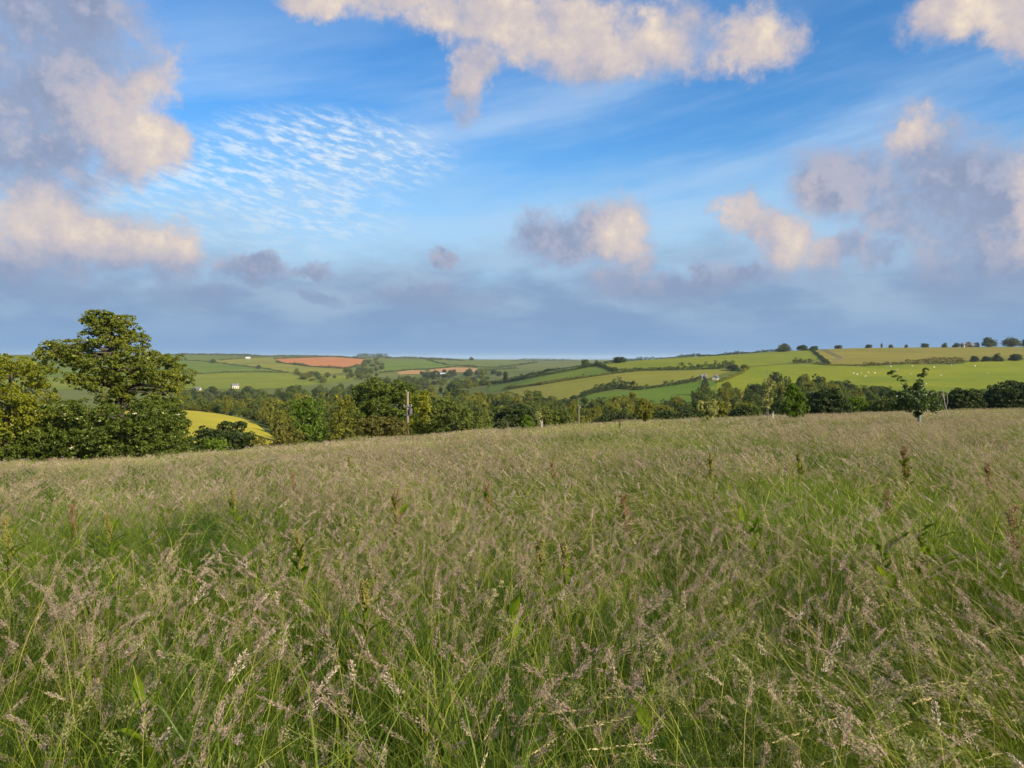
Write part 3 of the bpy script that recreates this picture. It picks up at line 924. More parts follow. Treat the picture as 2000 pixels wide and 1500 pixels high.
# ------------------------------------------------------------------ wood and hill trees: a few kinds, copied
def make_kind(seed, mat, shape, n_lobes=44, leaf=0.50, density=5.2):
    """Crown and trunk of a unit tree 10 m tall and about 8 m wide."""
    rng = np.random.default_rng(seed)
    lobes = []
    for k in range(n_lobes):
        d = unit(rng.normal(size=3)); r = rng.random() ** 0.45
        if shape == 'round':
            c = d * r * np.array([3.0, 3.0, 3.8]) + (0, 0, 5.2); s = rng.uniform(0.9, 1.7)
        elif shape == 'tall':
            c = d * r * np.array([2.0, 2.0, 4.3]) + (0, 0, 5.2); s = rng.uniform(0.8, 1.4)
        elif shape == 'dome':
            c = d * r * np.array([3.6, 3.6, 2.6]); c[2] = abs(c[2]) * 2.4 + 1.6; s = rng.uniform(1.0, 1.7)
        else:  # broad low bush
            c = d * r * np.array([3.6, 3.6, 4.0]); c[2] = abs(c[2]) + 1.6; c[2] *= 1.35; s = rng.uniform(1.1, 1.9)
        lobes.append((c[0], c[1], c[2], s * 1.1, s * 1.1, s * 0.85))
    V, F, T = lobe_leaves(rng, lobes, density, leaf, 0.45, 0.8)
    top = V[:, 2].max()
    V[:, 2] *= 10.0 / top
    crown = np_mesh('crown', V, F, [MATS[mat]], T)
    mb = MB()
    mb.tube([(0, 0, -1.5), (0.1, 0, 1.5), (-0.1, 0.1, 4), (0, 0, 7)], [0.34, 0.28, 0.2, 0.06], 7)
    for i in rng.permutation(len(lobes))[:7]:
        limb(rng, mb, (0, 0, rng.uniform(2, 4)), np.array(lobes[i][:3]) * (1, 1, 10 / top), 0.13, 0.03, 5, 0.1, 5)
    return crown, mb.mesh('trunk', [MATS['bark']], True)


class Kinds(dict):
    """Makes a kind of tree the first time one is planted."""
    def __missing__(s, key):
        mats = ['mid_leaf', 'dark_leaf', 'olive_leaf', 'fresh_leaf', 'grey_leaf', 'gold_leaf']
        shapes = ['round', 'tall', 'dome', 'low']
        s[key] = make_kind(100 + mats.index(key[0]) * 10 + shapes.index(key[1]), key[0], key[1])
        return s[key]


KINDS = Kinds()
rngT = np.random.default_rng(5)


def put_tree(name, label, cat, x, ytop, Y, w_px, mat, shape, group=None, hmin=2.0, hmax=19.0, sink=0.0):
    X = (x - 1000) / FPX * Y
    z = tz(X, Y) - sink
    h = EYE - (ytop - HZ) / FPX * Y - z
    h = max(hmin, min(hmax, h))
    w = w_px * PX(Y) / 8.4
    root = thing(name, label, cat, (X, Y, z), group, rngT.uniform(0, 6.28), (w, w, h / 10))
    cr, tr = KINDS[(mat, shape)]
    link('crown', cr, root); link('trunk', tr, root)
    return root


SHAPE_WORD = {'round': 'round-crowned', 'dome': 'dome-topped', 'tall': 'narrow upright', 'low': 'low spreading'}


def place_label(base, shape, f, g, seen={}):
    """Adds crown shape, row and place in the wood to the wood's own phrase."""
    row = 'front row' if f < 0.34 else 'middle row' if f < 0.67 else 'back row'
    k = min(4, int(g * 5))
    place = ('far left', 'left of centre', 'centre', 'right of centre', 'far right')[k]
    return '%s %s, %s, %s' % (SHAPE_WORD[shape], base, row, place)


def wood(name, group, labels, n, xr, Yr, top, seed, wpx=(18, 52), shapes=('round', 'dome', 'tall', 'low', 'dome'), drop=14, hr=(5, 16), mats=None):
    """Trees of one wood: n trunks spread over the ground it covers, tops following the line in the photo."""
    rng = np.random.default_rng(seed)
    tx = [p[0] for p in top]; ty = [p[1] for p in top]
    for k in range(n):
        f = (k + rng.random()) / n
        Y = Yr[0] + (Yr[1] - Yr[0]) * f
        x = xr[0] + (xr[1] - xr[0]) * ((k * 0.618034 + 0.1 * rng.random()) % 1)
        yt = np.interp(x, tx, ty) + (1 - f) * drop + rng.uniform(-5, 9)
        mt = (mats or list(labels))[rng.integers(len(mats or labels))]
        w = rng.uniform(*wpx) * (0.85 + 0.3 * (1 - f))
        sh = shapes[rng.integers(len(shapes))]
        put_tree(name, place_label(labels[mt], sh, f, (x - xr[0]) / (xr[1] - xr[0])), 'tree', x, yt, Y, w, mt, sh, group, *hr)


wood('wood_tree', 'trees in the wood beside the golden field',
     {'mid_leaf': 'mid green tree, wood beside the golden field', 'olive_leaf': 'yellowish tree, wood beside the golden field',
      'dark_leaf': 'dark tree, wood beside the golden field'}, 52, (545, 700), (175, 330),
     [(545, 772), (580, 760), (640, 762), (700, 760)], 41, (22, 50), drop=34, mats=['mid_leaf', 'olive_leaf', 'olive_leaf', 'dark_leaf', 'mid_leaf'])
wood('hedgerow_tree', 'trees along the top hedge of the golden field',
     {'olive_leaf': 'yellow green tree, golden field top hedge', 'mid_leaf': 'mid green tree, golden field top hedge'}, 14, (372, 530), (288, 320),
     [(372, 778), (420, 776), (440, 768), (460, 774), (480, 782), (530, 800)], 42, (22, 36), drop=6, hr=(2.5, 9), mats=['olive_leaf', 'mid_leaf', 'olive_leaf'])
wood('valley_tree', 'trees of the wooded valley floor left of the broad dark crown',
     {'mid_leaf': 'mid green tree, valley wood below far fields', 'grey_leaf': 'grey green tree, valley wood below far fields',
      'dark_leaf': 'dark tree, valley wood below far fields'}, 46, (360, 700), (420, 640),
     [(360, 758), (420, 756), (470, 752), (560, 750), (620, 744), (700, 745)], 43, (18, 34), drop=12, hr=(5, 15))
wood('valley_tree', 'trees of the wooded valley behind the broad dark crown',
     {'mid_leaf': 'mid green tree, wood behind slender pole', 'olive_leaf': 'olive tree, wood behind slender pole',
      'dark_leaf': 'dark tree, wood behind slender pole'}, 84, (800, 1150), (130, 430),
     [(800, 752), (860, 748), (900, 752), (960, 758), (1040, 762), (1090, 764), (1150, 772)], 44, (22, 48), drop=36, hr=(4, 14), mats=['mid_leaf', 'dark_leaf', 'mid_leaf', 'olive_leaf'])
wood('valley_tree', 'trees of the valley under the deep green field',
     {'mid_leaf': 'mid green tree, below deep green field', 'olive_leaf': 'olive yellow tree, below deep green field', 'dark_leaf': 'dark tree, below deep green field'},
     56, (1130, 1380), (115, 330), [(1130, 780), (1180, 772), (1220, 766), (1260, 772), (1300, 772), (1340, 776), (1380, 770)], 45, (22, 48), drop=26, hr=(3, 12), mats=['mid_leaf', 'olive_leaf', 'olive_leaf', 'dark_leaf'])
wood('copse_tree', 'trees of the domed copse below the sheep pasture',
     {'dark_leaf': 'dark tree, domed copse below sheep pasture', 'mid_leaf': 'mid green tree, domed copse below sheep pasture',
      'olive_leaf': 'olive tree, domed copse below sheep pasture'}, 80, (1345, 1730), (130, 390),
     [(1345, 762), (1360, 746), (1395, 742), (1440, 748), (1480, 738), (1520, 727), (1560, 724), (1600, 727), (1640, 738), (1690, 750), (1730, 754)], 46, (22, 50), drop=34, hr=(4, 17),
     mats=['dark_leaf', 'mid_leaf', 'mid_leaf', 'olive_leaf'])
wood('pasture_tree', 'trees at the foot of the sheep pasture on the right',
     {'dark_leaf': 'dark tree, right foot of sheep pasture', 'mid_leaf': 'mid green tree, right foot of sheep pasture',
      'olive_leaf': 'olive tree, right foot of sheep pasture'}, 46, (1720, 2060), (125, 330),
     [(1720, 752), (1780, 758), (1850, 764), (1880, 764), (1920, 756), (1960, 752), (2060, 750)], 47, (22, 50), drop=22, hr=(3, 13), mats=['dark_leaf', 'mid_leaf', 'dark_leaf', 'olive_leaf'])
def copse(name, group, labels, poly, n, y0, y1, h, w, seed, shapes=('round', 'dome', 'low', 'tall')):
    """Trees set down on the land inside a patch of the hillside."""
    rng = np.random.default_rng(seed)
    A = np.array(poly, float); lo, hi = A.min(0), A.max(0)
    k = 0
    while k < n:
        p = lo + (hi - lo) * rng.random(2)
        if not in_poly(p[None], poly)[0]:
            continue
        X, Y = land_hit(p[0], p[1], y0, y1)
        ks = list(labels); mt = ks[rng.integers(len(ks))]
        s = rng.uniform(0.75, 1.25)
        ww = rng.uniform(*w) * s / 8.4; hh = rng.uniform(*h) * s / 10
        sh = shapes[rng.integers(len(shapes))]
        lb = place_label(labels[mt], sh, (hi[1] - p[1]) / (hi[1] - lo[1]), (p[0] - lo[0]) / (hi[0] - lo[0]))
        root = thing(name, lb, 'tree', (X, Y, tz(X, Y)), group, rng.uniform(0, 6.28), (ww, ww, hh))
        cr, tr = KINDS[(mt, sh)]
        link('crown', cr, root); link('trunk', tr, root)
        k += 1


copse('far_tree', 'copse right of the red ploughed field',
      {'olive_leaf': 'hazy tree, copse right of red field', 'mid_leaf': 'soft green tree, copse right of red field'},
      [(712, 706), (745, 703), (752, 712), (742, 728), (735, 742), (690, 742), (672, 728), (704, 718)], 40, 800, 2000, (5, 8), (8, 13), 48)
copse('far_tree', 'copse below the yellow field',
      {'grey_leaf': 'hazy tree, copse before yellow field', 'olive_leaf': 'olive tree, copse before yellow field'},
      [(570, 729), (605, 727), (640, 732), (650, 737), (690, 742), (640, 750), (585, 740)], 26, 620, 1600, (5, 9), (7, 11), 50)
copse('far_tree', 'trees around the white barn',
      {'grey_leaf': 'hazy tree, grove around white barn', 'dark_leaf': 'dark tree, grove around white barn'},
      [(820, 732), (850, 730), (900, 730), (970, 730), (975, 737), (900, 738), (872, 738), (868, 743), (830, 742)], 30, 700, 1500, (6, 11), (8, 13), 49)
copse('far_tree', 'trees in the hollow left of the near hill',
      {'grey_leaf': 'hazy tree, hollow left of near hill', 'mid_leaf': 'mid green tree, hollow left of near hill', 'olive_leaf': 'olive tree, hollow left of near hill'},
      [(700, 750), (780, 746), (860, 750), (960, 752), (960, 765), (860, 768), (720, 768)], 44, 480, 1100, (7, 12), (8, 14), 51)
copse('valley_tree', 'trees on the valley floor above the golden field',
      {'mid_leaf': 'mid green tree, valley floor over golden field', 'grey_leaf': 'grey green tree, valley floor over golden field', 'olive_leaf': 'olive tree, valley floor over golden field'},
      [(350, 772), (430, 768), (560, 772), (560, 800), (480, 800), (350, 792)], 36, 300, 640, (6, 10), (7, 11), 52)

copse('wood_tree', 'trees on the slope right of the golden field',
      {'mid_leaf': 'mid green tree, slope right of golden field', 'olive_leaf': 'olive tree, slope right of golden field', 'dark_leaf': 'dark tree, slope right of golden field'},
      [(478, 806), (520, 802), (560, 812), (575, 850), (548, 856), (512, 826)], 26, 150, 330, (6, 10), (5, 8), 53)

one = [  # trees that stand out singly
    ('round_tree', 'round sunlit tree at the top corner of the golden field', 445, 771, 285, 24, 'olive_leaf', 'round'),
    ('round_tree', 'tall rounded olive tree above the wood right of the golden field', 500, 776, 300, 30, 'mid_leaf', 'round'),
    ('golden_tree', 'small golden tree beside the slender grey pole', 1121, 783, 160, 24, 'gold_leaf', 'round'),
    ('golden_tree', 'hazy golden tree standing above the white barn', 944, 713, 900, 16, 'gold_leaf', 'tall'),
    ('skyline_tree', 'lone small tree on the central far skyline', 921, 697, 2500, 12, 'grey_leaf', 'dome'),
    ('skyline_tree', 'rounded bush at the low end of the ridge hedge', 1142, 701, 740, 20, 'mid_leaf', 'low'),
    ('skyline_tree', 'long low copse bush on the ridge beside the rounded one', 1208, 696, 745, 34, 'dark_leaf', 'low'),
    ('skyline_tree', 'wide-topped tree on the ridge above the lime green field', 1530, 670, 880, 30, 'grey_leaf', 'dome'),
    ('skyline_tree', 'low tree on the ridge between the wide-topped one and tan field', 1568, 673, 900, 24, 'dark_leaf', 'low'),
    ('skyline_tree', 'lower tail of the ridge trees beside the tan field corner', 1590, 675, 900, 20, 'dark_leaf', 'low'),
    ('skyline_tree', 'first low bush on the tan field skyline', 1637, 673.5, 955, 20, 'dark_leaf', 'low'),
    ('skyline_tree', 'second low bush on the tan field skyline', 1696, 672, 955, 16, 'dark_leaf', 'low'),
    ('skyline_tree', 'small upright tree on the tan field skyline', 1722, 669.5, 955, 9, 'grey_leaf', 'tall'),
    ('skyline_tree', 'small round bush right of the upright skyline tree', 1740, 672, 955, 10, 'grey_leaf', 'low'),
    ('skyline_tree', 'tiny bush in the middle of the tan field skyline', 1770, 672, 955, 8, 'grey_leaf', 'low'),
    ('skyline_tree', 'dark flat bush on the tan field skyline', 1807, 670, 955, 20, 'dark_leaf', 'low'),
    ('skyline_tree', 'short rounded tree on the tan field skyline', 1844, 669, 955, 13, 'grey_leaf', 'dome'),
    ('skyline_tree', 'dark domed tree left of the skyline farm', 1868, 669, 960, 19, 'dark_leaf', 'dome'),
    ('skyline_tree', 'larger dark domed tree over the skyline farm', 1890, 667, 960, 22, 'dark_leaf', 'dome'),
    ('skyline_tree', 'small tree right of the skyline farm', 1907, 669, 960, 12, 'dark_leaf', 'dome'),
    ('skyline_tree', 'tall spreading tree with open branches on the right skyline', 1935, 658, 950, 36, 'grey_leaf', 'dome'),
    ('skyline_tree', 'big rounded tree at the right end of the skyline', 1976, 658, 950, 40, 'grey_leaf', 'low'),
    ('skyline_tree', 'tree leaving the picture at the right skyline', 2008, 661, 950, 36, 'dark_leaf', 'low'),
    ('field_tree', 'first round bush below the tan field on the right', 1903, 694, 640, 18, 'dark_leaf', 'low'),
    ('field_tree', 'second round bush below the tan field on the right', 1926, 695, 640, 20, 'dark_leaf', 'low'),
    ('field_tree', 'largest round bush below the tan field on the right', 1948, 689, 640, 24, 'dark_leaf', 'dome'),
    ('field_tree', 'spreading bush below the tan field at the right edge', 1982, 690, 645, 28, 'dark_leaf', 'low'),
    ('field_tree', 'dark tree at the left end of the ridge hedge', 988, 724, 760, 13, 'dark_leaf', 'low'),
    ('far_bush', 'small grey bush on the far straw field', 416, 700, 1500, 14, 'grey_leaf', 'low'),
    ('far_bush', 'small grey bush in the far green field corner', 505, 712, 1300, 12, 'grey_leaf', 'low'),
    ('hill_tree', 'clump end of the long hill hedge above the cottage', 1432, 711, 600, 28, 'dark_leaf', 'low'),
    ('hill_tree', 'leafy tail of the long hill hedge above the copse', 1455, 711, 600, 20, 'olive_leaf', 'low'),
    ('hill_tree', 'dark tree beside the cream cottage on the hill', 1376, 732, 430, 20, 'dark_leaf', 'dome'),
]
for nm, lb, x, yt, Y, w, mt, sh in one:
    put_tree(nm, lb, 'bush' if 'bush' in lb and 'tree' not in nm else 'tree', x, yt, Y, w * 0.82, mt, sh, None, 2.0, 19.0, 1.1 if nm in ('skyline_tree', 'field_tree') else 0.3)

# far skyline plantations: reads as one mass each
def plantation(name, label, x0, x1, Y, h, mat, seed, dens=0.10, dep=60):
    rng = np.random.default_rng(seed)
    m = PX(Y)
    L = (x1 - x0) * m
    n = int(L * 1.6) + 8
    X = (x0 - 1000) * m + L * rng.random(n)
    YY = Y + rng.uniform(-dep / 2, dep / 2, n)
    Z = terr(X, YY)
    edge = np.clip(np.minimum(X - (x0 - 1000) * m, (x1 - 1000) * m - X) / (L * 0.15), 0.35, 1)
    lobes = [(x - X.mean(), y - Y, z - Z.mean() + h * e * rng.uniform(0.1, 0.75), 4.5, 4.5, h * 0.32 * e) for x, y, z, e in zip(X, YY, Z, edge)]
    V, F, T = lobe_leaves(rng, lobes, dens, 1.8, 0.4, 0.8, 0.6)
    o = link(name, np_mesh(name, V, F, [MATS[mat]], T), None, (float(X.mean()), Y, float(Z.mean())))
    tag(o, label, 'trees', None, 'stuff')


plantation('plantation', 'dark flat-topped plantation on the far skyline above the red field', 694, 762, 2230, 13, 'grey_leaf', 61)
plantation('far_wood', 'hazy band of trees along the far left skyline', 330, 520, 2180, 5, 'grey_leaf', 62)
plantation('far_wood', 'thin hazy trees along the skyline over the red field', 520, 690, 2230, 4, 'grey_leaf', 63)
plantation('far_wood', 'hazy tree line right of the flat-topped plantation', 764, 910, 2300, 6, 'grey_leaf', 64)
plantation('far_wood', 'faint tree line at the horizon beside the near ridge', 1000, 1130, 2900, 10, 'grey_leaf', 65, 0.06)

# ------------------------------------------------------------------ hedgerows on the hills
def hedge(label, px, y0, y1, h, w, mat, seed, size=0.7, dens=1.6, group='hedgerows on the farmland'):
    rng = np.random.default_rng(seed)
    P = np.array([land_hit(x, y, y0, y1) for x, y in px])
    seg = np.linalg.norm(np.diff(P, axis=0), axis=1)
    s = np.concatenate([[0], np.cumsum(seg)])
    L = s[-1]
    n = int(L / (w * 0.45)) + 2
    t = np.linspace(0, L, n)
    X = np.interp(t, s, P[:, 0]) + rng.normal(size=n) * w * 0.12
    Y = np.interp(t, s, P[:, 1]) + rng.normal(size=n) * w * 0.12
    Z = terr(X, Y)
    # uneven top: slow and quick swells
    hh = h * (0.75 + 0.25 * np.sin(t / (h * 5.0) + seed) + 0.35 * (rng.random(n) - 0.5) + 0.5 * (rng.random(n) > 0.93))
    o0 = np.array([X.mean(), Y.mean(), Z.mean()])
    lobes = [(x - o0[0], y - o0[1], z - o0[2] + 0.45 * k, w * 0.6, w * 0.6, k * 0.58) for x, y, z, k in zip(X, Y, Z, np.maximum(hh, 0.6))]
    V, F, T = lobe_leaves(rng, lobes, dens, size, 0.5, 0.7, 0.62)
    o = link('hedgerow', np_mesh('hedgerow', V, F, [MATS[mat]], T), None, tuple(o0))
    return tag(o, label, 'hedge', group)


HEDGES = [
    ('ridge hedge running up from the valley along the near hill', [(972, 733), (1000, 728), (1033, 723), (1083, 716), (1154, 709.5)], 450, 900, 2.6, 3, 'dark_leaf'),
    ('ragged hedge along the skyline over the lime green field', [(1160, 709), (1239, 702), (1323, 695), (1400, 690.5), (1496, 685), (1545, 683)], 500, 980, 2.8, 3.5, 'dark_leaf'),
    ('upper slanting hedge of the near hill', [(945, 752), (1026, 740.5), (1083, 730), (1118, 724), (1165, 714.5)], 420, 900, 3.4, 3.5, 'dark_leaf'),
    ('short hedge linking the upper slanting hedge to the long one', [(1165, 714.5), (1185, 720), (1203, 727)], 420, 900, 3.6, 3.5, 'dark_leaf'),
    ('lower slanting brown hedge of the near hill', [(985, 761), (1066, 750.5), (1121, 741.5), (1158, 736), (1202, 729.5)], 420, 900, 2.4, 3, 'bramble_leaf'),
    ('long dark hedge across the middle of the hill', [(1203, 729), (1255, 724.5), (1334, 722.5), (1400, 720.5), (1430, 717)], 420, 900, 4.6, 4, 'dark_leaf'),
    ('lowest hedge above the deep green field', [(1134, 777), (1151, 770), (1180, 764), (1209, 759), (1246, 762), (1320, 752), (1366, 744.5)], 400, 800, 2.8, 3, 'dark_leaf'),
    ('tall hedge piece at the left end of the lowest hedge', [(1140, 773), (1175, 764), (1212, 757.5), (1240, 758)], 400, 800, 4.4, 4, 'dark_leaf'),
    ('short dark hedge block at the lime field corner', [(1550, 709.5), (1568, 708.5), (1584, 709)], 500, 900, 3.4, 3.5, 'dark_leaf'),
    ('hedge between lime green field and tan field', [(1584, 684), (1594, 692), (1602, 698), (1610, 705), (1618, 712)], 500, 960, 2.2, 2.6, 'dark_leaf'),
    ('low hedge under the tan field left of the scrub', [(1590, 712), (1618, 714), (1683, 715.5), (1720, 714.5)], 450, 900, 1.8, 2.4, 'bramble_leaf'),
    ('scrubby brown hedge between tan field and sheep pasture', [(1690, 715), (1740, 712.5), (1790, 711), (1830, 711), (1884, 711)], 450, 900, 3.6, 4, 'bramble_leaf'),
    ('scrub line climbing into the tan field', [(1780, 706), (1830, 703), (1880, 702)], 450, 900, 2.2, 3, 'bramble_leaf'),
    ('hedge along the sheep pasture below the cottage', [(1400, 748), (1425, 740), (1450, 728), (1462, 718)], 380, 900, 2.0, 2.6, 'olive_leaf'),
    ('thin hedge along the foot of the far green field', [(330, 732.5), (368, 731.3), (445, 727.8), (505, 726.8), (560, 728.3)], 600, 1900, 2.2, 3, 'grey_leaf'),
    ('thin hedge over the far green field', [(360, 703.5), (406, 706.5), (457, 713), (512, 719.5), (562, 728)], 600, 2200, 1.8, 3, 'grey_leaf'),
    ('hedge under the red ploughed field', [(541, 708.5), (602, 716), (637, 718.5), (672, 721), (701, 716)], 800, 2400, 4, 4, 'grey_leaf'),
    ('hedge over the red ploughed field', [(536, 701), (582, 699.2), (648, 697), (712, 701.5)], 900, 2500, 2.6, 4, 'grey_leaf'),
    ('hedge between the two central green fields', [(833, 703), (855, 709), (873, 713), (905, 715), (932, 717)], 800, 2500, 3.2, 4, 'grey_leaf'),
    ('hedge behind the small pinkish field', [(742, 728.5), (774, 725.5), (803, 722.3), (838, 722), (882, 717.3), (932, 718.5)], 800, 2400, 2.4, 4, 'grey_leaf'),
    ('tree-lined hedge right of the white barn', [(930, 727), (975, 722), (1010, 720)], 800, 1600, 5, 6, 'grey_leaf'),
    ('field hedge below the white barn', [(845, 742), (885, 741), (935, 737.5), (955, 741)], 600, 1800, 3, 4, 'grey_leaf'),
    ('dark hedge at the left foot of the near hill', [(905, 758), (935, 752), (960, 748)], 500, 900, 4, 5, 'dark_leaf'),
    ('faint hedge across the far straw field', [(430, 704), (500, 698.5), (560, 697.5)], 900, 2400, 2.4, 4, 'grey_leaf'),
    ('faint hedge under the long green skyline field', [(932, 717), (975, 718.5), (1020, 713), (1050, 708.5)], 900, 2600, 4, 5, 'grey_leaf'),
]
for i_, (lb, px, y0, y1, h, w, mt) in enumerate(HEDGES):
    far = px[0][1] < 735 and px[0][0] < 950
    hedge(lb, px, y0, y1, h, w, mt, 300 + i_, 1.4 if far else 0.8, 0.45 if far else 1.3)
# ------------------------------------------------------------------ meadow grass: clumps spread over the meadow
mat_leaf('blade', (0.024, 0.062, 0.007), (0.185, 0.265, 0.016), (0.42, 0.46, 0.06), 0.42, 0.5, 1.1, 0.5, 0.3)
mat_leaf('culm', (0.17, 0.21, 0.025), (0.36, 0.36, 0.06), (0.50, 0.42, 0.13), 0.3, 0.6, 0.6, 0.5, 0.3)
mat_leaf('pink_head', (0.25, 0.175, 0.145), (0.51, 0.385, 0.320), (0.68, 0.55, 0.46), 0.35, 0.8, 0.5, 0.5, 0.1)
mat_leaf('straw_head', (0.30, 0.245, 0.11), (0.54, 0.46, 0.24), (0.68, 0.60, 0.36), 0.35, 0.8, 0.5, 0.5, 0.1)
mat_leaf('sage_head', (0.19, 0.185, 0.075), (0.38, 0.36, 0.165), (0.52, 0.48, 0.26), 0.35, 0.8, 0.5, 0.5, 0.1)
GM = [MATS['blade'], MATS['culm'], MATS['pink_head'], MATS['straw_head'], MATS['sage_head']]


def bent(rng, n, base, h, lean, droop, k, wind=(-1.0, 0.1)):
    """n bent stalks -> points (n, k+1, 3), leaning and nodding down wind."""
    t = np.linspace(0, 1, k + 1)[None, :, None]
    a = np.arctan2(wind[1], wind[0]) + rng.normal(size=n) * 0.9 * (1 - np.minimum(0.75, lean)) + rng.normal(size=n) * 0.25
    d = np.stack([np.cos(a), np.sin(a), np.zeros(n)], -1)[:, None, :]
    L = (lean * (0.5 + rng.random(n)))[:, None, None]
    Dp = (droop * (0.5 + rng.random(n)))[:, None, None]
    H = h[:, None, None]
    up = np.array([0, 0, 1.0])[None, None, :]
    P = base[:, None, :] + d * H * (L * t ** 1.6 + 0.55 * Dp * t ** 5) + up * H * (t * (1 - 0.18 * L) - 0.32 * Dp * t ** 5)
    P = P + rng.normal(size=(n, 1, 3)) * 0.0
    return P, d


def ribbons(rng, P, w0, w1, face=None):
    n, k, _ = P.shape
    a = rng.random(n) * 2 * np.pi if face is None else face
    s = np.stack([np.cos(a), np.sin(a), np.zeros(n)], -1)[:, None, :]
    t = np.linspace(0, 1, k)[None, :, None]
    w = (np.asarray(w0).reshape(-1, 1, 1) * (1 - t) + np.asarray(w1).reshape(-1, 1, 1) * t)
    V = np.stack([P - s * w / 2, P + s * w / 2], 2)
    idx = np.arange(n * k * 2).reshape(n, k, 2)
    F = np.stack([idx[:, :-1, 0], idx[:, :-1, 1], idx[:, 1:, 1], idx[:, 1:, 0]], -1).reshape(-1, 4)
    return V.reshape(-1, 3), F


def disc(rng, n, r):
    a = rng.random(n) * 2 * np.pi; q = r * np.sqrt(rng.random(n))
    return np.stack([q * np.cos(a), q * np.sin(a), np.full(n, -0.03)], -1)


def blade_clump(seed, n, r, h, w, k=4, lean=0.45, droop=0.5):
    rng = np.random.default_rng(seed)
    mb = MB()
    hh = rng.uniform(*h, n)
    P, d = bent(rng, n, disc(rng, n, r), hh, lean, droop, k)
    ww = rng.uniform(*w, n)
    V, F = ribbons(rng, P, ww, ww * 0.15)
    mb.add(V, F, np.repeat(np.clip(rng.random(n) * 0.9 + (rng.random(n) > 0.94) * 0.3, 0, 1), (k + 1) * 2), 0)
    return mb


def head_clump(seed, n, r, h, stem, kind, n_spk, spk, head_len, head_w, lean=0.35, droop=0.5, m=2, K=7):
    """Flowering stems with feathery ('plume'), narrow nodding ('tail') or lobed ('cock') heads."""
    rng = np.random.default_rng(seed)
    mb = MB()
    hh = rng.uniform(*h, n)
    P, d = bent(rng, n, disc(rng, n, r), hh, lean, droop, K)
    V, F = ribbons(rng, P, np.full(n, stem), np.full(n, stem * 0.5))
    mb.add(V, F, np.repeat(rng.random(n) * 0.9, (K + 1) * 2), 1)
    for i in range(n):
        hl = head_len * rng.uniform(0.75, 1.25); hw = head_w * rng.uniform(0.6, 1.3)
        frac = hl / hh[i]
        t = 1 - frac * rng.random(n_spk) ** 0.85
        s = (t - (1 - frac)) / frac                   # 0 at the head's foot, 1 at its tip
        pos = np.stack([np.interp(t, np.linspace(0, 1, K + 1), P[i, :, c]) for c in range(3)], -1)
        tan = unit(P[i, -1] - P[i, -2])
        o = unit(np.cross(rng.normal(size=(n_spk, 3)), tan))
        if kind == 'plume':
            rad = hw * (0.25 + 0.75 * np.sin(np.pi * np.clip(s * 0.82 + 0.1, 0, 1))) * rng.random(n_spk) ** 0.6
            dirn = unit(tan * 1.5 + o * 0.75 + rng.normal(size=(n_spk, 3)) * 0.22)
            pos = pos + o * rad[:, None] + tan * rad[:, None] * 0.6 + np.array([-0.35, 0, -0.12]) * rad[:, None]
        elif kind == 'tail':
            rad = hw * 0.4 * np.sin(np.pi * np.clip(s * 0.9 + 0.06, 0, 1)) * rng.random(n_spk) ** 0.5
            dirn = unit(tan * 1.6 + o * 0.5)
            pos = pos + o * rad[:, None]
        else:
            c = np.array([0.15, 0.42, 0.6, 0.78, 0.95])[rng.integers(0, 5, n_spk)]
            ang = c * 17.0 + i
            side = np.stack([np.cos(ang), np.sin(ang), np.full(n_spk, 0.35)], -1)
            tt = 1 - frac + frac * c
            pos = np.stack([np.interp(tt, np.linspace(0, 1, K + 1), P[i, :, q]) for q in range(3)], -1)
            pos = pos + side * (hw * (1.05 - c))[:, None] + rng.normal(size=(n_spk, 3)) * hw * 0.28
            dirn = unit(side + tan + rng.normal(size=(n_spk, 3)) * 0.5)
        L = spk * rng.uniform(0.7, 1.3, n_spk)
        sd = unit(np.cross(dirn, rng.normal(size=(n_spk, 3))))
        a = pos - dirn * L[:, None] * 0.5; b = pos + dirn * L[:, None] * 0.5
        W = sd * (L * 0.125)[:, None]
        V = np.stack([a, pos + W, b, pos - W], 1).reshape(-1, 3)
        mb.add(V, np.arange(n_spk * 4).reshape(-1, 4), np.repeat(np.clip(rng.random() * 0.5 + rng.random(n_spk) * 0.45 + (rng.random(n_spk) > 0.95) * 0.2, 0, 1), 4), m)
    return mb


def value_noise(x, y, s, seed):
    rng = np.random.default_rng(seed)
    G = rng.random((64, 64))
    x = np.asarray(x) / s; y = np.asarray(y) / s
    i = np.floor(x).astype(int); j = np.floor(y).astype(int)
    a = x - i; b = y - j
    a = a * a * (3 - 2 * a); b = b * b * (3 - 2 * b)
    g = lambda p, q: G[p % 64, q % 64]
    return g(i, j) * (1 - a) * (1 - b) + g(i + 1, j) * a * (1 - b) + g(i, j + 1) * (1 - a) * b + g(i + 1, j + 1) * a * b


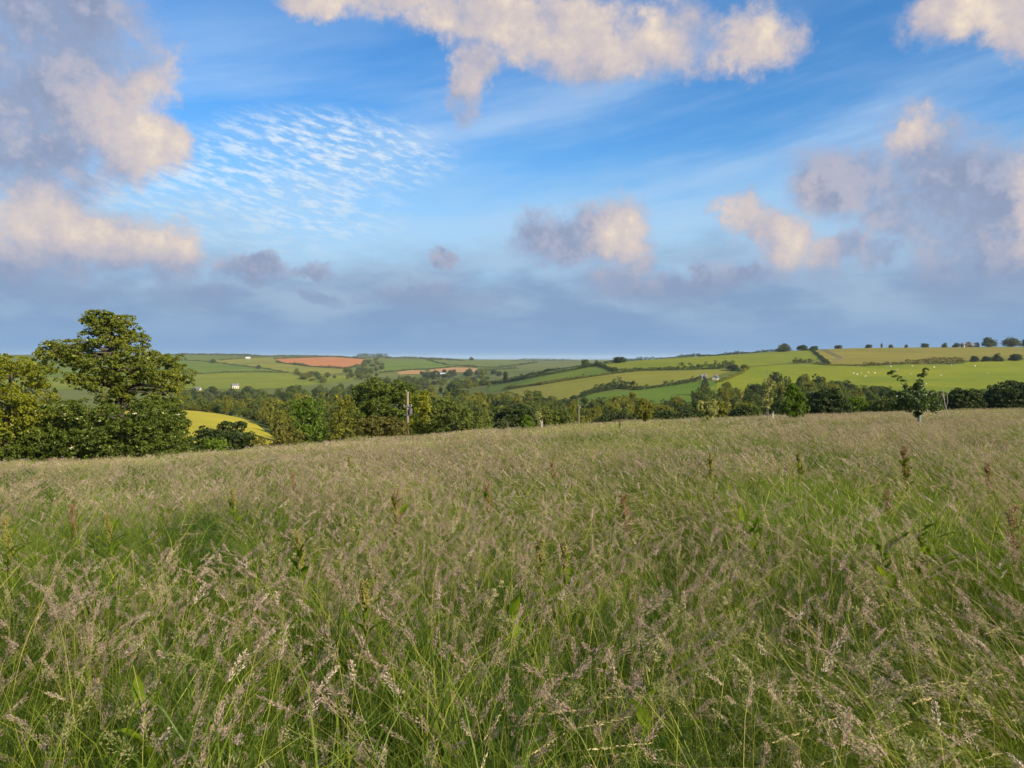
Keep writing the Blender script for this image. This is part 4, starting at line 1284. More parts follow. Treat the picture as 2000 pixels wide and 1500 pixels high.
def instancer(name, label, meshes, X, Y, idx, rz, sc, tilt):
    """One object whose points each carry one of the clump meshes."""
    src = bpy.data.collections.new(name + '_clumps')
    for k, me in enumerate(meshes):
        src.objects.link(bpy.data.objects.new('%s_%02d' % (name, k), me))
    Z = terr(X, Y)
    me = bpy.data.meshes.new(name)
    me.vertices.add(len(X))
    me.vertices.foreach_set('co', np.stack([X, Y, Z], -1).astype(np.float32).ravel())
    a = me.attributes.new('pick', 'INT', 'POINT'); a.data.foreach_set('value', idx.astype(np.int32))
    a = me.attributes.new('turn', 'FLOAT_VECTOR', 'POINT')
    a.data.foreach_set('vector', np.stack([tilt[0], tilt[1], rz], -1).astype(np.float32).ravel())
    a = me.attributes.new('size', 'FLOAT_VECTOR', 'POINT')
    a.data.foreach_set('vector', sc.astype(np.float32).ravel())
    o = link(name, me)
    ng = bpy.data.node_groups.new(name, 'GeometryNodeTree')
    ng.interface.new_socket('Geometry', in_out='INPUT', socket_type='NodeSocketGeometry')
    ng.interface.new_socket('Geometry', in_out='OUTPUT', socket_type='NodeSocketGeometry')
    N = ng.nodes; Lk = ng.links
    gi = N.new('NodeGroupInput'); go = N.new('NodeGroupOutput')
    ci = N.new('GeometryNodeCollectionInfo'); ci.inputs['Collection'].default_value = src
    ci.inputs['Separate Children'].default_value = True
    ci.inputs['Reset Children'].default_value = True
    iop = N.new('GeometryNodeInstanceOnPoints'); iop.inputs['Pick Instance'].default_value = True

    def named(nm, ty):
        nd = N.new('GeometryNodeInputNamedAttribute'); nd.data_type = ty
        nd.inputs['Name'].default_value = nm
        return [s for s in nd.outputs if s.name == 'Attribute' and s.enabled][0]
    Lk.new(gi.outputs[0], iop.inputs['Points'])
    Lk.new(ci.outputs[0], iop.inputs['Instance'])
    Lk.new(named('pick', 'INT'), iop.inputs['Instance Index'])
    e2r = N.new('FunctionNodeEulerToRotation')
    Lk.new(named('turn', 'FLOAT_VECTOR'), e2r.inputs[0])
    Lk.new(e2r.outputs[0], iop.inputs['Rotation'])
    Lk.new(named('size', 'FLOAT_VECTOR'), iop.inputs['Scale'])
    Lk.new(iop.outputs[0], go.inputs[0])
    md = o.modifiers.new('spread', 'NODES'); md.node_group = ng
    tag(o, label, None, None, 'stuff')
    return o


def edge_dist(X, Y):
    px = 1000 + FPX * X / np.maximum(Y, 12)
    return np.interp(px, _cx, _edge_d)


def spread(rng, step, y0, y1, side=0.74, pad=2.5, pad_r=5.0):
    """Loosely spaced points over the part of the meadow in view and a strip on either side."""
    gx, gy = np.meshgrid(np.arange(-side * y1 - pad, side * y1 + pad_r, step), np.arange(y0, y1, step))
    gx = gx + (np.arange(gx.shape[0]) % 2)[:, None] * step * 0.5
    X = gx.ravel() + rng.uniform(-0.16, 0.16, gx.size) * step; Y = gy.ravel() + rng.uniform(-0.16, 0.16, gx.size) * step
    k = (X > -side * np.maximum(Y, 0) - pad) & (X < side * np.maximum(Y, 0) + pad_r) & (Y < edge_dist(X, Y) + 12)
    return X[k], Y[k]


def tile(seed, name, radius, sets, lean):
    """A square patch of sward: many clumps set down at random, each tilted down wind.  sets: (clumps, weights, count, height)."""
    rng = np.random.default_rng(seed)
    V, T, Q, tint, mT, mQ = [], [], [], [], [], []
    n = 0
    for clumps, w, count, hs in sets:
        w = np.array(w, float) / sum(w)
        for k in rng.choice(len(clumps), size=count, p=w):
            c = clumps[k]
            v = np.concatenate(c.V)
            a = rng.uniform(-math.pi, math.pi) if lean < 0 else rng.normal() * (1.1 if lean < 0.08 else 0.7)
            ca, sa = math.cos(a), math.sin(a)
            sx = rng.uniform(0.85, 1.2); sz = hs * rng.uniform(0.82, 1.15)
            x = (v[:, 0] * ca - v[:, 1] * sa) * sx; y = (v[:, 0] * sa + v[:, 1] * ca) * sx; z = v[:, 2] * sz
            l = lean + rng.normal() * 0.15; m = rng.normal() * 0.15
            x = x - l * z; y = y + m * z; z = z * math.sqrt(max(0.5, 1 - l * l))
            ox, oy = rng.uniform(-radius, radius, 2)
            V.append(np.stack([x + ox, y + oy, z], -1))
            for f in c.T:
                T.append(f + n)
            for f in c.Q:
                Q.append(f + n)
            mT += c.mT; mQ += c.mQ
            sh = rng.normal() * 0.20
            tint += [np.clip(q_ + sh, 0, 1) for q_ in c.tint]
            n += len(v)
    F = ([np.concatenate(T)] if T else []) + [np.concatenate(Q)]
    return np_mesh(name, np.concatenate(V), F, GM, np.concatenate(tint), np.concatenate(mT + mQ))


def wind_lean(X, Y):
    """Down-wind lean: strong on the right, almost upright on the left, in gusts."""
    g = value_noise(X + 40, Y + 40, 2.6, 71)
    px = X / np.maximum(Y, 3)
    return np.clip(0.12 + 0.30 * (px + 0.35) + 0.35 * (g - 0.45), -0.05, 0.55)


def mix_of(X, Y):
    """Which kind of grass rules where: a - how many heads, b - pink plumes or straw tails."""
    a = value_noise(X + 100, Y + 100, 2.2, 1) * 0.6 + value_noise(X + 100, Y + 100, 0.9, 2) * 0.4
    b = value_noise(X + 100, Y + 100, 2.6, 3) * 0.6 + value_noise(X + 100, Y + 100, 1.1, 4) * 0.4
    return a, b


def lay(name, label, meshes, rng, X, Y, idx):
    n = len(X)
    rz = rng.normal(size=n) * 0.35
    sc = np.stack([rng.uniform(0.9, 1.15, n), rng.uniform(0.9, 1.15, n), rng.uniform(0.9, 1.1, n)], -1)
    e = 0.5
    gx = (terr(X + e, Y) - terr(X - e, Y)) / (2 * e); gy = (terr(X, Y + e) - terr(X, Y - e)) / (2 * e)
    return instancer(name, label, meshes, X, Y, idx, rz, sc, (np.arctan(gy), -np.arctan(gx)))


def level(v, cuts):
    return np.searchsorted(np.array(cuts), v)


rg = np.random.default_rng(99)
# near: fine leaves and heads
near_b = [blade_clump(500 + k, 95, 0.17, (0.30, 0.72), (0.0025, 0.0055), 4, 0.35, 0.4) for k in range(5)]
near_b.append(blade_clump(507, 22, 0.12, (0.50, 0.95), (0.006, 0.012), 5, 0.18, 0.45))
near_h = [head_clump(520 + k, 10, 0.17, (0.45, 0.92), 0.0022, 'plume', 105, 0.0090, 0.088, 0.0135, 0.10, 0.25, 2) for k in range(4)]
near_h += [head_clump(530 + k, 8, 0.16, (0.45, 0.92), 0.0020, 'plume', 120, 0.0080, 0.115, 0.024, 0.12, 0.4, 4) for k in range(2)]
near_h += [head_clump(540 + k, 10, 0.18, (0.50, 0.88), 0.0022, 'tail', 75, 0.013, 0.10, 0.014, 0.20, 1.1, 3) for k in range(3)]
near_h += [head_clump(550 + k, 4, 0.16, (0.60, 0.98), 0.0026, 'cock', 120, 0.0105, 0.11, 0.026, 0.12, 0.3, 4) for k in range(2)]
tiles = []
for li, ln in enumerate((-0.06, -0.01, 0.11)):
    for ai, nh in enumerate((6, 13, 19)):
        for bi in range(2):
            wh = [1.0] * 4 + [0.5] * 2 + [0.08] * 3 + [0.2] * 2 if bi == 0 else [0.4] * 4 + [0.5] * 2 + [0.8] * 3 + [0.25] * 2
            tiles.append(tile(700 + li * 20 + ai * 5 + bi, 'sward', 0.52, [(near_b, [1] * 5 + [(2.6, 1.5, 1.0)[ai]], (32, 28, 26)[ai], (1.08, 0.96, 0.90)[ai]), (near_h, wh, nh, 0.97)], ln))
X, Y = spread(rg, 0.88, -2.0, 11)
a, b = mix_of(X, Y)
idx = level(wind_lean(X, Y), (0.11, 0.30)) * 6 + level(a, (0.42, 0.54)) * 2 + level(b, (0.52,))
lay('meadow_grass', 'lush near meadow grass with pinkish and straw seed heads', tiles, rg, X, Y, idx)

# middle distance
mid_b = [blade_clump(560 + k, 95, 0.32, (0.32, 0.76), (0.006, 0.011), 3, 0.35, 0.4) for k in range(4)]
mid_g = [blade_clump(567, 46, 0.20, (0.5, 0.90), (0.009, 0.016), 4, 0.25, 0.4)]
mid_h = [head_clump(580 + k, 16, 0.30, (0.48, 0.90), 0.004, 'plume', 32, 0.020, 0.12, 0.018, 0.12, 0.3, 2, 5) for k in range(3)]
mid_h += [head_clump(590 + k, 16, 0.30, (0.48, 0.90), 0.004, 'plume', 28, 0.018, 0.12, 0.026, 0.14, 0.45, 4, 5) for k in range(2)]
mid_h += [head_clump(595 + k, 17, 0.30, (0.50, 0.88), 0.004, 'tail', 20, 0.023, 0.10, 0.014, 0.22, 1.1, 3, 5) for k in range(2)]
tiles = []
for li, ln in enumerate((-0.04, 0.06)):
    for ai, (nh, ng_) in enumerate(((17, 12), (28, 6), (36, 3))):
        for bi in range(2):
            wh = [1] * 3 + [0.5] * 2 + [0.15] * 2 if bi == 0 else [0.4] * 3 + [0.6] * 2 + [0.8] * 2
            tiles.append(tile(800 + li * 20 + ai * 5 + bi, 'sward', 0.92, [(mid_b, [1] * 4, 34, 0.95), (mid_g, [1], ng_, 0.95), (mid_h, wh, nh, 0.97)], ln))
X, Y = spread(rg, 1.6, 10.8, 27)
a, b = mix_of(X * 0.6, Y * 0.45)
idx = level(wind_lean(X, Y), (0.2,)) * 6 + level(a, (0.40, 0.54)) * 2 + level(b, (0.52,))
lay('meadow_grass', 'buff and pink seeding grass across the middle of the meadow', tiles, rg, X, Y, idx)

# far meadow up to the brow
far_b = [blade_clump(600 + k, 90, 0.55, (0.32, 0.72), (0.012, 0.022), 2, 0.3, 0.3) for k in range(3)]
far_h = [head_clump(610 + k, 26, 0.55, (0.46, 0.82), 0.008, 'plume', 10, 0.046, 0.15, 0.035, 0.15, 0.4, 2, 3) for k in range(2)]
far_h += [head_clump(615 + k, 26, 0.55, (0.46, 0.82), 0.008, 'plume', 10, 0.045, 0.14, 0.04, 0.15, 0.4, 4, 3) for k in range(2)]
far_h += [head_clump(618 + k, 26, 0.55, (0.46, 0.82), 0.008, 'plume', 9, 0.045, 0.14, 0.03, 0.15, 0.6, 3, 3) for k in range(2)]
tiles = []
for ai, nh in enumerate((26, 40)):
    for bi in range(3):
        wh = [(1, 1, .6, .6, .3, .3), (.6, .6, 1, 1, .4, .4), (.4, .4, .7, .7, .9, .9)][bi]
        tiles.append(tile(900 + ai * 5 + bi, 'sward', 1.7, [(far_b, [1] * 3, 42, 0.95), (far_h, wh, nh, 0.97)], 0.05))
X, Y = spread(rg, 3.0, 27.0, 78)
a, b = mix_of(X * 0.3, Y * 0.2)
idx = level(a, (0.42,)) * 3 + level(b, (0.42, 0.56))
lay('meadow_grass', 'olive buff seeding grass running up to the brow', tiles, rg, X, Y, idx)
# ------------------------------------------------------------------ saplings near the brow
outline_tree('sapling', 'leafy green sapling, tallest bush-shaped one near the meadow brow', 'sapling',
             [(1524, 800), (1530, 775), (1540, 752), (1550, 746), (1560, 755), (1572, 772), (1580, 795), (1570, 812), (1555, 826), (1540, 822)],
             44, 'fresh_leaf', 71, (7, 6), 46, 0.10, 330, [(1549, 850), (1549, 815), (1550, 780), (1550, 755)], 10, 0.8, trunk_r=0.035)
outline_tree('sapling', 'thin pale sapling with sparse whitish leaves on a bare stem', 'sapling',
             [(1484, 800), (1480, 786), (1490, 776), (1496, 770), (1494, 752), (1490, 742), (1502, 738), (1516, 745), (1508, 756), (1504, 772), (1512, 784), (1508, 800)],
             44, 'pale_leaf', 72, (4.2, 4.2), 24, 0.10, 260, [(1498, 850), (1499, 820), (1500, 790), (1501, 762), (1499, 722)], 10, 0.9, 'grey_bark', trunk_r=0.03)
outline_tree('sapling', 'small sapling with upright pale yellow sprays', 'sapling',
             [(1362, 812), (1358, 796), (1366, 780), (1376, 786), (1386, 782), (1396, 778), (1404, 796), (1398, 815), (1382, 826)],
             44, 'pale_leaf', 73, (5, 5), 26, 0.10, 260, [(1381, 850), (1381, 820), (1381, 795)], 10, 0.8, trunk_r=0.03)
outline_tree('sapling', 'sunlit bushy sapling in front of the clipped hedge', 'sapling',
             [(1244, 812), (1240, 798), (1250, 784), (1258, 775), (1266, 780), (1276, 794), (1278, 810), (1262, 824)],
             45, 'olive_leaf', 74, (6, 5.5), 30, 0.10, 330, [(1261, 856), (1261, 822), (1260, 795)], 8, 0.8, trunk_r=0.03)
outline_tree('sapling', 'tiny whitish sapling beside the small green bush', 'sapling',
             [(1046, 822), (1042, 812), (1050, 800), (1056, 806), (1060, 820), (1056, 832), (1050, 834)],
             46, 'pale_leaf', 75, (3.4, 3.4), 14, 0.08, 300, [(1057, 866), (1056, 836), (1053, 815)], 6, 0.8, 'grey_bark', trunk_r=0.02)
outline_tree('small_bush', 'small round green bush at the brow left of the tiny sapling', 'bush',
             [(1016, 838), (1018, 820), (1028, 810), (1040, 816), (1044, 838)],
             48, 'fresh_leaf', 76, (6, 5), 24, 0.11, 260, None, 4, 0.8, trunk_r=0.03)
outline_tree('sapling', 'grey thin-leaved sapling in front of the dark domed bush', 'sapling',
             [(972, 842), (970, 826), (978, 816), (990, 818), (996, 830), (994, 844)],
             48, 'grey_leaf', 77, (5, 4.5), 18, 0.09, 220, [(983, 866), (983, 840), (983, 825)], 6, 0.8, trunk_r=0.025)
outline_tree('apple_sapling', 'forked dark apple sapling in a blue tree guard', 'sapling',
             [(1726, 790), (1735, 772), (1760, 762), (1775, 768), (1785, 748), (1800, 750), (1806, 770), (1830, 772), (1842, 786), (1830, 800), (1808, 808), (1800, 820), (1790, 820), (1775, 800), (1745, 800)],
             31, 'apple_leaf', 78, (7, 6), 70, 0.085, 460, [(1794, 850), (1794, 822), (1793, 795), (1790, 775)], 26, 0.8, trunk_r=0.03,
             extra=[(1745, 730, 8, 6, 0.1), (1756, 738, 6, 5, 0.1), (1764, 747, 7, 5, 0), (1808, 726, 6, 7, 0), (1801, 738, 7, 7, 0.1), (1795, 749, 8, 7, 0), (1791, 759, 8, 6, 0), (1772, 756, 7, 5, 0), (1748, 768, 8, 5, 0.1), (1822, 768, 8, 5, 0)])

mat_plain('guard_plastic', (0.09, 0.16, 0.16), (0.13, 0.21, 0.20), 3.0, 0.8)
mat_plain('white_plastic', (0.36, 0.33, 0.29), (0.46, 0.43, 0.38), 3.0, 0.5)
mat_plain('pole_wood', (0.15, 0.11, 0.08), (0.25, 0.19, 0.14), 7.0, 0.85, (1, 1, 0.08), 5, 0.3)
mat_plain('grey_wood', (0.20, 0.18, 0.15), (0.30, 0.27, 0.23), 7.0, 0.85, (1, 1, 0.08), 5, 0.3)
mat_plain('steel', (0.20, 0.20, 0.19), (0.28, 0.28, 0.27), 5.0, 0.4, metallic=0.7)
mat_plain('porcelain', (0.35, 0.34, 0.32), (0.45, 0.44, 0.42), 5.0, 0.3)
mat_plain('wire', (0.05, 0.05, 0.05), (0.08, 0.08, 0.08), 5.0, 0.5)


def on_ground(x, Y):
    X = (x - 1000) / FPX * Y
    return (X, Y, tz(X, Y))


def guard(label, x, Y, h, r, mat):
    mb = MB()
    th = np.linspace(0, 2 * np.pi, 14, endpoint=False)
    # open tube with wall thickness and a flared lip
    prof = [(r, -0.05), (r, h - 0.02), (r * 1.12, h), (r * 1.06, h), (r * 0.93, h - 0.03), (r * 0.93, -0.05)]
    V = np.array([(q * math.cos(a), q * math.sin(a), z) for q, z in prof for a in th])
    idx = np.arange(len(prof) * 14).reshape(len(prof), 14)
    F = np.stack([idx[:-1], np.roll(idx, -1, 1)[:-1], np.roll(idx, -1, 1)[1:], idx[1:]], -1).reshape(-1, 4)
    mb.add(V, F)
    root = thing('tree_guard', label, 'tree guard', on_ground(x, Y))
    link('sleeve', mb.mesh('sleeve', [MATS[mat]], True), root)
    mb = MB(); mb.box(r * 1.05, r * 1.05 + 0.03, -0.015, 0.015, -0.2, h * 1.12)
    link('stake', mb.mesh('stake', [MATS['grey_wood']]), root)


guard('blue green plastic guard around the forked apple sapling', 1795, 31, 0.80, 0.055, 'guard_plastic')
guard('white guard on the tiny whitish sapling', 1058, 46, 0.95, 0.035, 'white_plastic')
guard('pale guard at the foot of the thin pale sapling', 1509, 44, 0.9, 0.035, 'white_plastic')

mb = MB()
b0 = np.array(on_ground(1856, 34))
tip = wpos(1841, 760, 34) - b0
mb.tube([(0, 0, -0.2), tip * 0.35 + (0.02, 0, 0), tip * 0.7 + (-0.02, 0, 0), tip], [0.024, 0.02, 0.016, 0.010], 7)
mb.tube([tip * 0.55, tip * 0.7 + (0.14, 0.03, 0.06), tip * 0.95 + (0.18, 0.03, 0)], [0.016, 0.012, 0.006], 5)
mb.tube([tip * 0.75, tip * 0.9 + (-0.10, 0, 0.02)], [0.012, 0.005], 5)
tag(link('dead_stick', mb.mesh('dead_stick', [MATS['grey_wood']], True), None, tuple(b0)), 'bare leaning dead stick right of the forked apple sapling', 'stick')

# ------------------------------------------------------------------ utility poles
def pole(label, x, ytop, Y, r, mat, full):
    gx, gy, gz = on_ground(x, Y)
    top = EYE - (ytop - HZ) / FPX * Y - gz
    root = thing('utility_pole', label, 'pole', (gx, gy, gz))
    mb = MB(); mb.tube([(0, 0, -0.5), (0, 0, top * 0.5), (0, 0, top)], [r, r * 0.9, r * 0.78], 12)
    link('post', mb.mesh('post', [MATS[mat]], True), root)
    if full:
        mb = MB(); mb.tube([(0.26, -0.12, top - 1.75), (0.26, -0.12, top - 1.3)], 0.12, 12)
        for k in range(8):
            a = k * math.pi / 4; cx_, cy_ = 0.26 + 0.13 * math.cos(a), -0.12 + 0.13 * math.sin(a)
            mb.box(cx_ - 0.012, cx_ + 0.012, cy_ - 0.012, cy_ + 0.012, top - 1.7, top - 1.35)
        link('transformer', mb.mesh('transformer', [MATS['steel']], False), root)
        for zz in (top - 1.2, top - 1.85):
            mb = MB(); mb.box(-0.30, 0.34, -0.14, -0.08, zz, zz + 0.07)
            link('cross_arm', mb.mesh('cross_arm', [MATS['steel']]), root)
        for xx in (-0.26, 0.1, 0.3):
            mb = MB(); mb.tube([(xx, -0.11, top - 1.13), (xx, -0.11, top - 1.08), (xx, -0.11, top - 1.03), (xx, -0.11, top - 0.99)], [0.02, 0.035, 0.025, 0.03], 8)
            link('insulator', mb.mesh('insulator', [MATS['porcelain']], True), root)
        mb = MB(); mb.tube([(-0.05, 0, top - 2.4), (-1.5, 0.2, 0)], 0.02, 5)
        link('stay_wire', mb.mesh('stay_wire', [MATS['wire']]), root)
    else:
        for xx in (0.1,):
            mb = MB(); mb.tube([(0, -0.05, top - 0.3), (xx, -0.1, top - 0.28), (xx, -0.1, top - 0.15)], [0.012, 0.03, 0.02], 8)
            link('insulator', mb.mesh('insulator', [MATS['porcelain']], True), root)


pole('brown wooden utility pole with a transformer in the hedge gap', 796, 765, 60, 0.11, 'pole_wood', True)
pole('slender grey pole standing alone at the brow', 1130.5, 790, 62, 0.06, 'pole_wood', False)

# ------------------------------------------------------------------ farm buildings
mat_plain('cream_render', (0.50, 0.43, 0.30), (0.58, 0.51, 0.38), 0.8, 0.8)
mat_plain('white_render', (0.34, 0.32, 0.27), (0.44, 0.42, 0.36), 0.8, 0.8)
mat_plain('slate', (0.10, 0.105, 0.12), (0.17, 0.175, 0.19), 1.5, 0.6, (1, 1, 4))
mat_plain('tin', (0.42, 0.45, 0.50), (0.56, 0.58, 0.62), 0.6, 0.4, (6, 1, 1))
mat_plain('brick_chimney', (0.20, 0.12, 0.09), (0.28, 0.17, 0.12), 3.0, 0.9)
mat_plain('window_glass', (0.03, 0.035, 0.045), (0.06, 0.07, 0.08), 2.0, 0.15)
mat_plain('door_paint', (0.06, 0.11, 0.10), (0.09, 0.14, 0.13), 2.0, 0.5)


def house(name, label, x, y, y0, y1, w, d, h, rz, wall, roof, barn=False):
    X, Y = land_hit(x, y, y0, y1)
    root = thing(name, label, 'house' if not barn else 'barn', (X, Y, tz(X, Y)), None, R(rz))
    mb = MB(); mb.box(-w / 2, w / 2, -d / 2, d / 2, -1.0, h)
    rh = d * (0.42 if not barn else 0.22)
    mb.add([(-w / 2, -d / 2, h), (-w / 2, d / 2, h), (-w / 2, 0, h + rh), (w / 2, -d / 2, h), (w / 2, d / 2, h), (w / 2, 0, h + rh)], [(0, 2, 1), (3, 4, 5)])
    link('wall', mb.mesh('wall', [MATS[wall]]), root)
    mb = MB()
    e, th = 0.35, 0.18
    for s_ in (-1, 1):
        a = np.array([(-w / 2 - e, s_ * (d / 2 + e), h - 0.12 + 0.02), (w / 2 + e, s_ * (d / 2 + e), h - 0.1), (w / 2 + e, 0, h + rh + 0.06), (-w / 2 - e, 0, h + rh + 0.06)])
        V = np.concatenate([a, a + (0, 0, th)])
        mb.add(V, [(0, 1, 2, 3), (4, 7, 6, 5), (0, 4, 5, 1), (1, 5, 6, 2), (2, 6, 7, 3), (3, 7, 4, 0)])
    rf = link('roof', mb.mesh('roof', [MATS[roof]]), root)
    if not barn:
        mb = MB(); mb.box(w / 2 - 1.0, w / 2 - 0.2, -0.4, 0.4, h + rh * 0.5, h + rh + 1.2)
        link('chimney', mb.mesh('chimney', [MATS['brick_chimney']]), rf)
        for xx in (-w * 0.32, 0, w * 0.32):
            for zz in ((0.9, 2.1), (3.2, 4.2)) if h > 4 else ((0.9, 2.1),):
                if xx == 0 and zz[0] < 1:
                    continue
                mb = MB(); mb.box(xx - 0.55, xx + 0.55, -d / 2 - 0.05, -d / 2 + 0.1, *zz)
                link('window', mb.mesh('window', [MATS['window_glass']]), root)
        mb = MB(); mb.box(-0.5, 0.5, -d / 2 - 0.05, -d / 2 + 0.1, -0.3, 2.05)
        link('door', mb.mesh('door', [MATS['door_paint']]), root)
    else:
        mb = MB(); mb.box(-2.0, 2.0, -d / 2 - 0.05, -d / 2 + 0.1, -0.3, min(h - 0.4, 3.6))
        link('door', mb.mesh('door', [MATS['slate']]), root)


house('cottage', 'cream gabled cottage half hidden on the near hill', 1398, 741.5, 380, 700, 4.6, 3.6, 1.6, 62, 'cream_render', 'slate')
house('cottage', 'small whitish house left of the cream gabled cottage', 1374, 740.5, 390, 700, 4, 3.4, 1.6, 15, 'white_render', 'slate')
house('barn', 'white roofed barn among trees in the middle distance', 861, 735, 800, 1500, 15, 9, 3.6, -8, 'slate', 'tin', True)
house('farmhouse', 'tiny sunlit white farmhouse on the far hillside', 484.5, 701.5, 1200, 2300, 10, 6, 2.4, 6, 'white_render', 'tin')
house('farmhouse', 'cream farmhouse at the edge of the valley wood', 459, 759, 560, 900, 7, 5, 3.0, 35, 'cream_render', 'slate')
house('cottage', 'pale cottage glimpsed right of the sycamore', 386, 765, 560, 900, 6, 4.5, 2.4, -10, 'white_render', 'slate')
house('farmhouse', 'low white farm building on the right skyline', 1889, 677, 800, 960, 13, 6, 3.2, 5, 'white_render', 'slate')
house('farmhouse', 'small white building beside it on the right skyline', 1905, 677, 800, 960, 7, 6, 3.0, -5, 'white_render', 'slate')

# ------------------------------------------------------------------ sheep
mat_plain('fleece', (0.55, 0.51, 0.42), (0.72, 0.68, 0.58), 9.0, 0.95, detail=6, bump=0.6)


def sheep_mesh():
    me = bpy.data.meshes.new('sheep_frame')
    pts = [((0, 0, 0.62), 0.30), ((0.28, 0, 0.64), 0.30), ((-0.28, 0, 0.62), 0.31), ((0.48, 0, 0.74), 0.17), ((0.60, 0, 0.84), 0.12), ((0.76, 0, 0.76), 0.08),
           ((0.30, 0.14, 0.36), 0.09), ((0.30, 0.15, 0.18), 0.05), ((0.31, 0.15, 0.0), 0.05), ((0.30, -0.14, 0.36), 0.09), ((0.30, -0.15, 0.18), 0.05), ((0.31, -0.15, 0.0), 0.05),
           ((-0.32, 0.14, 0.36), 0.11), ((-0.36, 0.15, 0.2), 0.055), ((-0.33, 0.15, 0.0), 0.05), ((-0.32, -0.14, 0.36), 0.11), ((-0.36, -0.15, 0.2), 0.055), ((-0.33, -0.15, 0.0), 0.05),
           ((0.60, 0.14, 0.88), 0.03), ((0.60, -0.14, 0.88), 0.03), ((-0.6, 0, 0.5), 0.05)]
    edges = [(0, 1), (0, 2), (1, 3), (3, 4), (4, 5), (1, 6), (6, 7), (7, 8), (1, 9), (9, 10), (10, 11), (2, 12), (12, 13), (13, 14), (2, 15), (15, 16), (16, 17), (4, 18), (4, 19), (2, 20)]
    me.from_pydata([p[0] for p in pts], edges, [])
    o = bpy.data.objects.new('sheep_frame', me)
    COL.objects.link(o)
    md = o.modifiers.new('s', 'SKIN')
    for v, p in zip(me.skin_vertices[0].data, pts):
        v.radius = (p[1], p[1])
    me.skin_vertices[0].data[0].use_root = True
    sb = o.modifiers.new('d', 'SUBSURF'); sb.levels = 1; sb.render_levels = 1
    dg = bpy.context.evaluated_depsgraph_get()
    out = bpy.data.meshes.new_from_object(o.evaluated_get(dg))
    bpy.data.objects.remove(o); bpy.data.meshes.remove(me)
    out.materials.clear(); out.materials.append(MATS['fleece'])
    out.name = 'sheep'
    return out


SHEEP = sheep_mesh()
herd = [(1674, 733, 10, 'sheep at the lower left of the close flock on the pasture'), (1682, 730, 80, 'second sheep from the left in the close flock'),
        (1696, 729.5, 160, 'middle sheep of the close flock above the copse'), (1709, 730.5, 200, 'rightmost sheep of the close flock above the copse'),
        (1690, 737, 340, 'lowest sheep of the close flock above the copse'), (1667, 731, 45, 'leftmost sheep of the close flock above the copse'),
        (1740, 717.5, 30, 'leftmost sheep under the scrubby brown hedge'), (1752, 724, 300, 'sheep between the close flock and the scrubby hedge'),
        (1782, 716.5, 190, 'middle sheep under the scrubby brown hedge'), (1779, 733, 70, 'sheep in mid pasture left of the forked sapling tips'),
        (1824, 719, 20, 'sheep above the right fork of the apple sapling'), (1838, 735, 150, 'sheep in mid pasture right of the apple sapling'),
        (1858, 714.5, 250, 'rightmost sheep under the scrubby brown hedge'), (1904, 716.5, 5, 'lone sheep below the first round field bush'),
        (1930, 730, 100, 'lone sheep furthest right on the pasture'), (1809, 752, 60, 'lowest sheep, just above the trees behind the apple sapling')]
for x, y, a, lb in herd:
    X, Y = land_hit(x, y, 360, 900)
    o = link('sheep', SHEEP, None, (X, Y, tz(X, Y) + 0.24), R(a))
    tag(o, 'white ' + lb, 'sheep', 'sheep grazing on the hillside')

# ------------------------------------------------------------------ docks standing in the meadow
mat_leaf('dock_leaf', (0.085, 0.150, 0.008), (0.21, 0.28, 0.014), (0.30, 0.30, 0.04), 0.5, 0.7, 14.0, 0.3, 0.1)
mat_leaf('dock_stem', (0.13, 0.15, 0.03), (0.24, 0.17, 0.06), None, 0.1, 0.6)
mat_leaf('dock_seed', (0.20, 0.21, 0.04), (0.32, 0.28, 0.08), (0.30, 0.18, 0.08), 0.3, 0.7, 3.0)
mat_leaf('dock_red_seed', (0.17, 0.085, 0.04), (0.30, 0.165, 0.08), (0.38, 0.24, 0.12), 0.3, 0.7, 3.0)


def dock_leaf_mesh(seed):
    rng = np.random.default_rng(seed)
    n = 9
    t = np.linspace(0, 1, n)
    w = 0.5 * np.sin(np.pi * np.clip(t * 0.93 + 0.05, 0, 1)) ** 0.75 * 0.30
    w[:2] = (0.012, 0.06)
    bend = rng.uniform(0.25, 0.5)
    x = t; z = 0.10 * np.sin(t * 2.2) - bend * t ** 2.4
    V = []
    for i in range(n):
        ru = 0.03 * math.sin(i * 2.1 + seed)
        V += [(x[i], -w[i], z[i] + 0.35 * w[i] + ru), (x[i], -w[i] * 0.5, z[i] + 0.1 * w[i]), (x[i], 0, z[i]), (x[i], w[i] * 0.5, z[i] + 0.1 * w[i]), (x[i], w[i], z[i] + 0.35 * w[i] - ru)]
    idx = np.arange(n * 5).reshape(n, 5)
    F = np.stack([idx[:-1, :-1], idx[:-1, 1:], idx[1:, 1:], idx[1:, :-1]], -1).reshape(-1, 4)
    return np_mesh('leaf', V, F, [MATS['dock_leaf']], np.repeat(np.clip(0.4 + 0.3 * np.sin(np.arange(n) + seed), 0, 1), 5), None, True)


DLEAF = [dock_leaf_mesh(k) for k in range(5)]


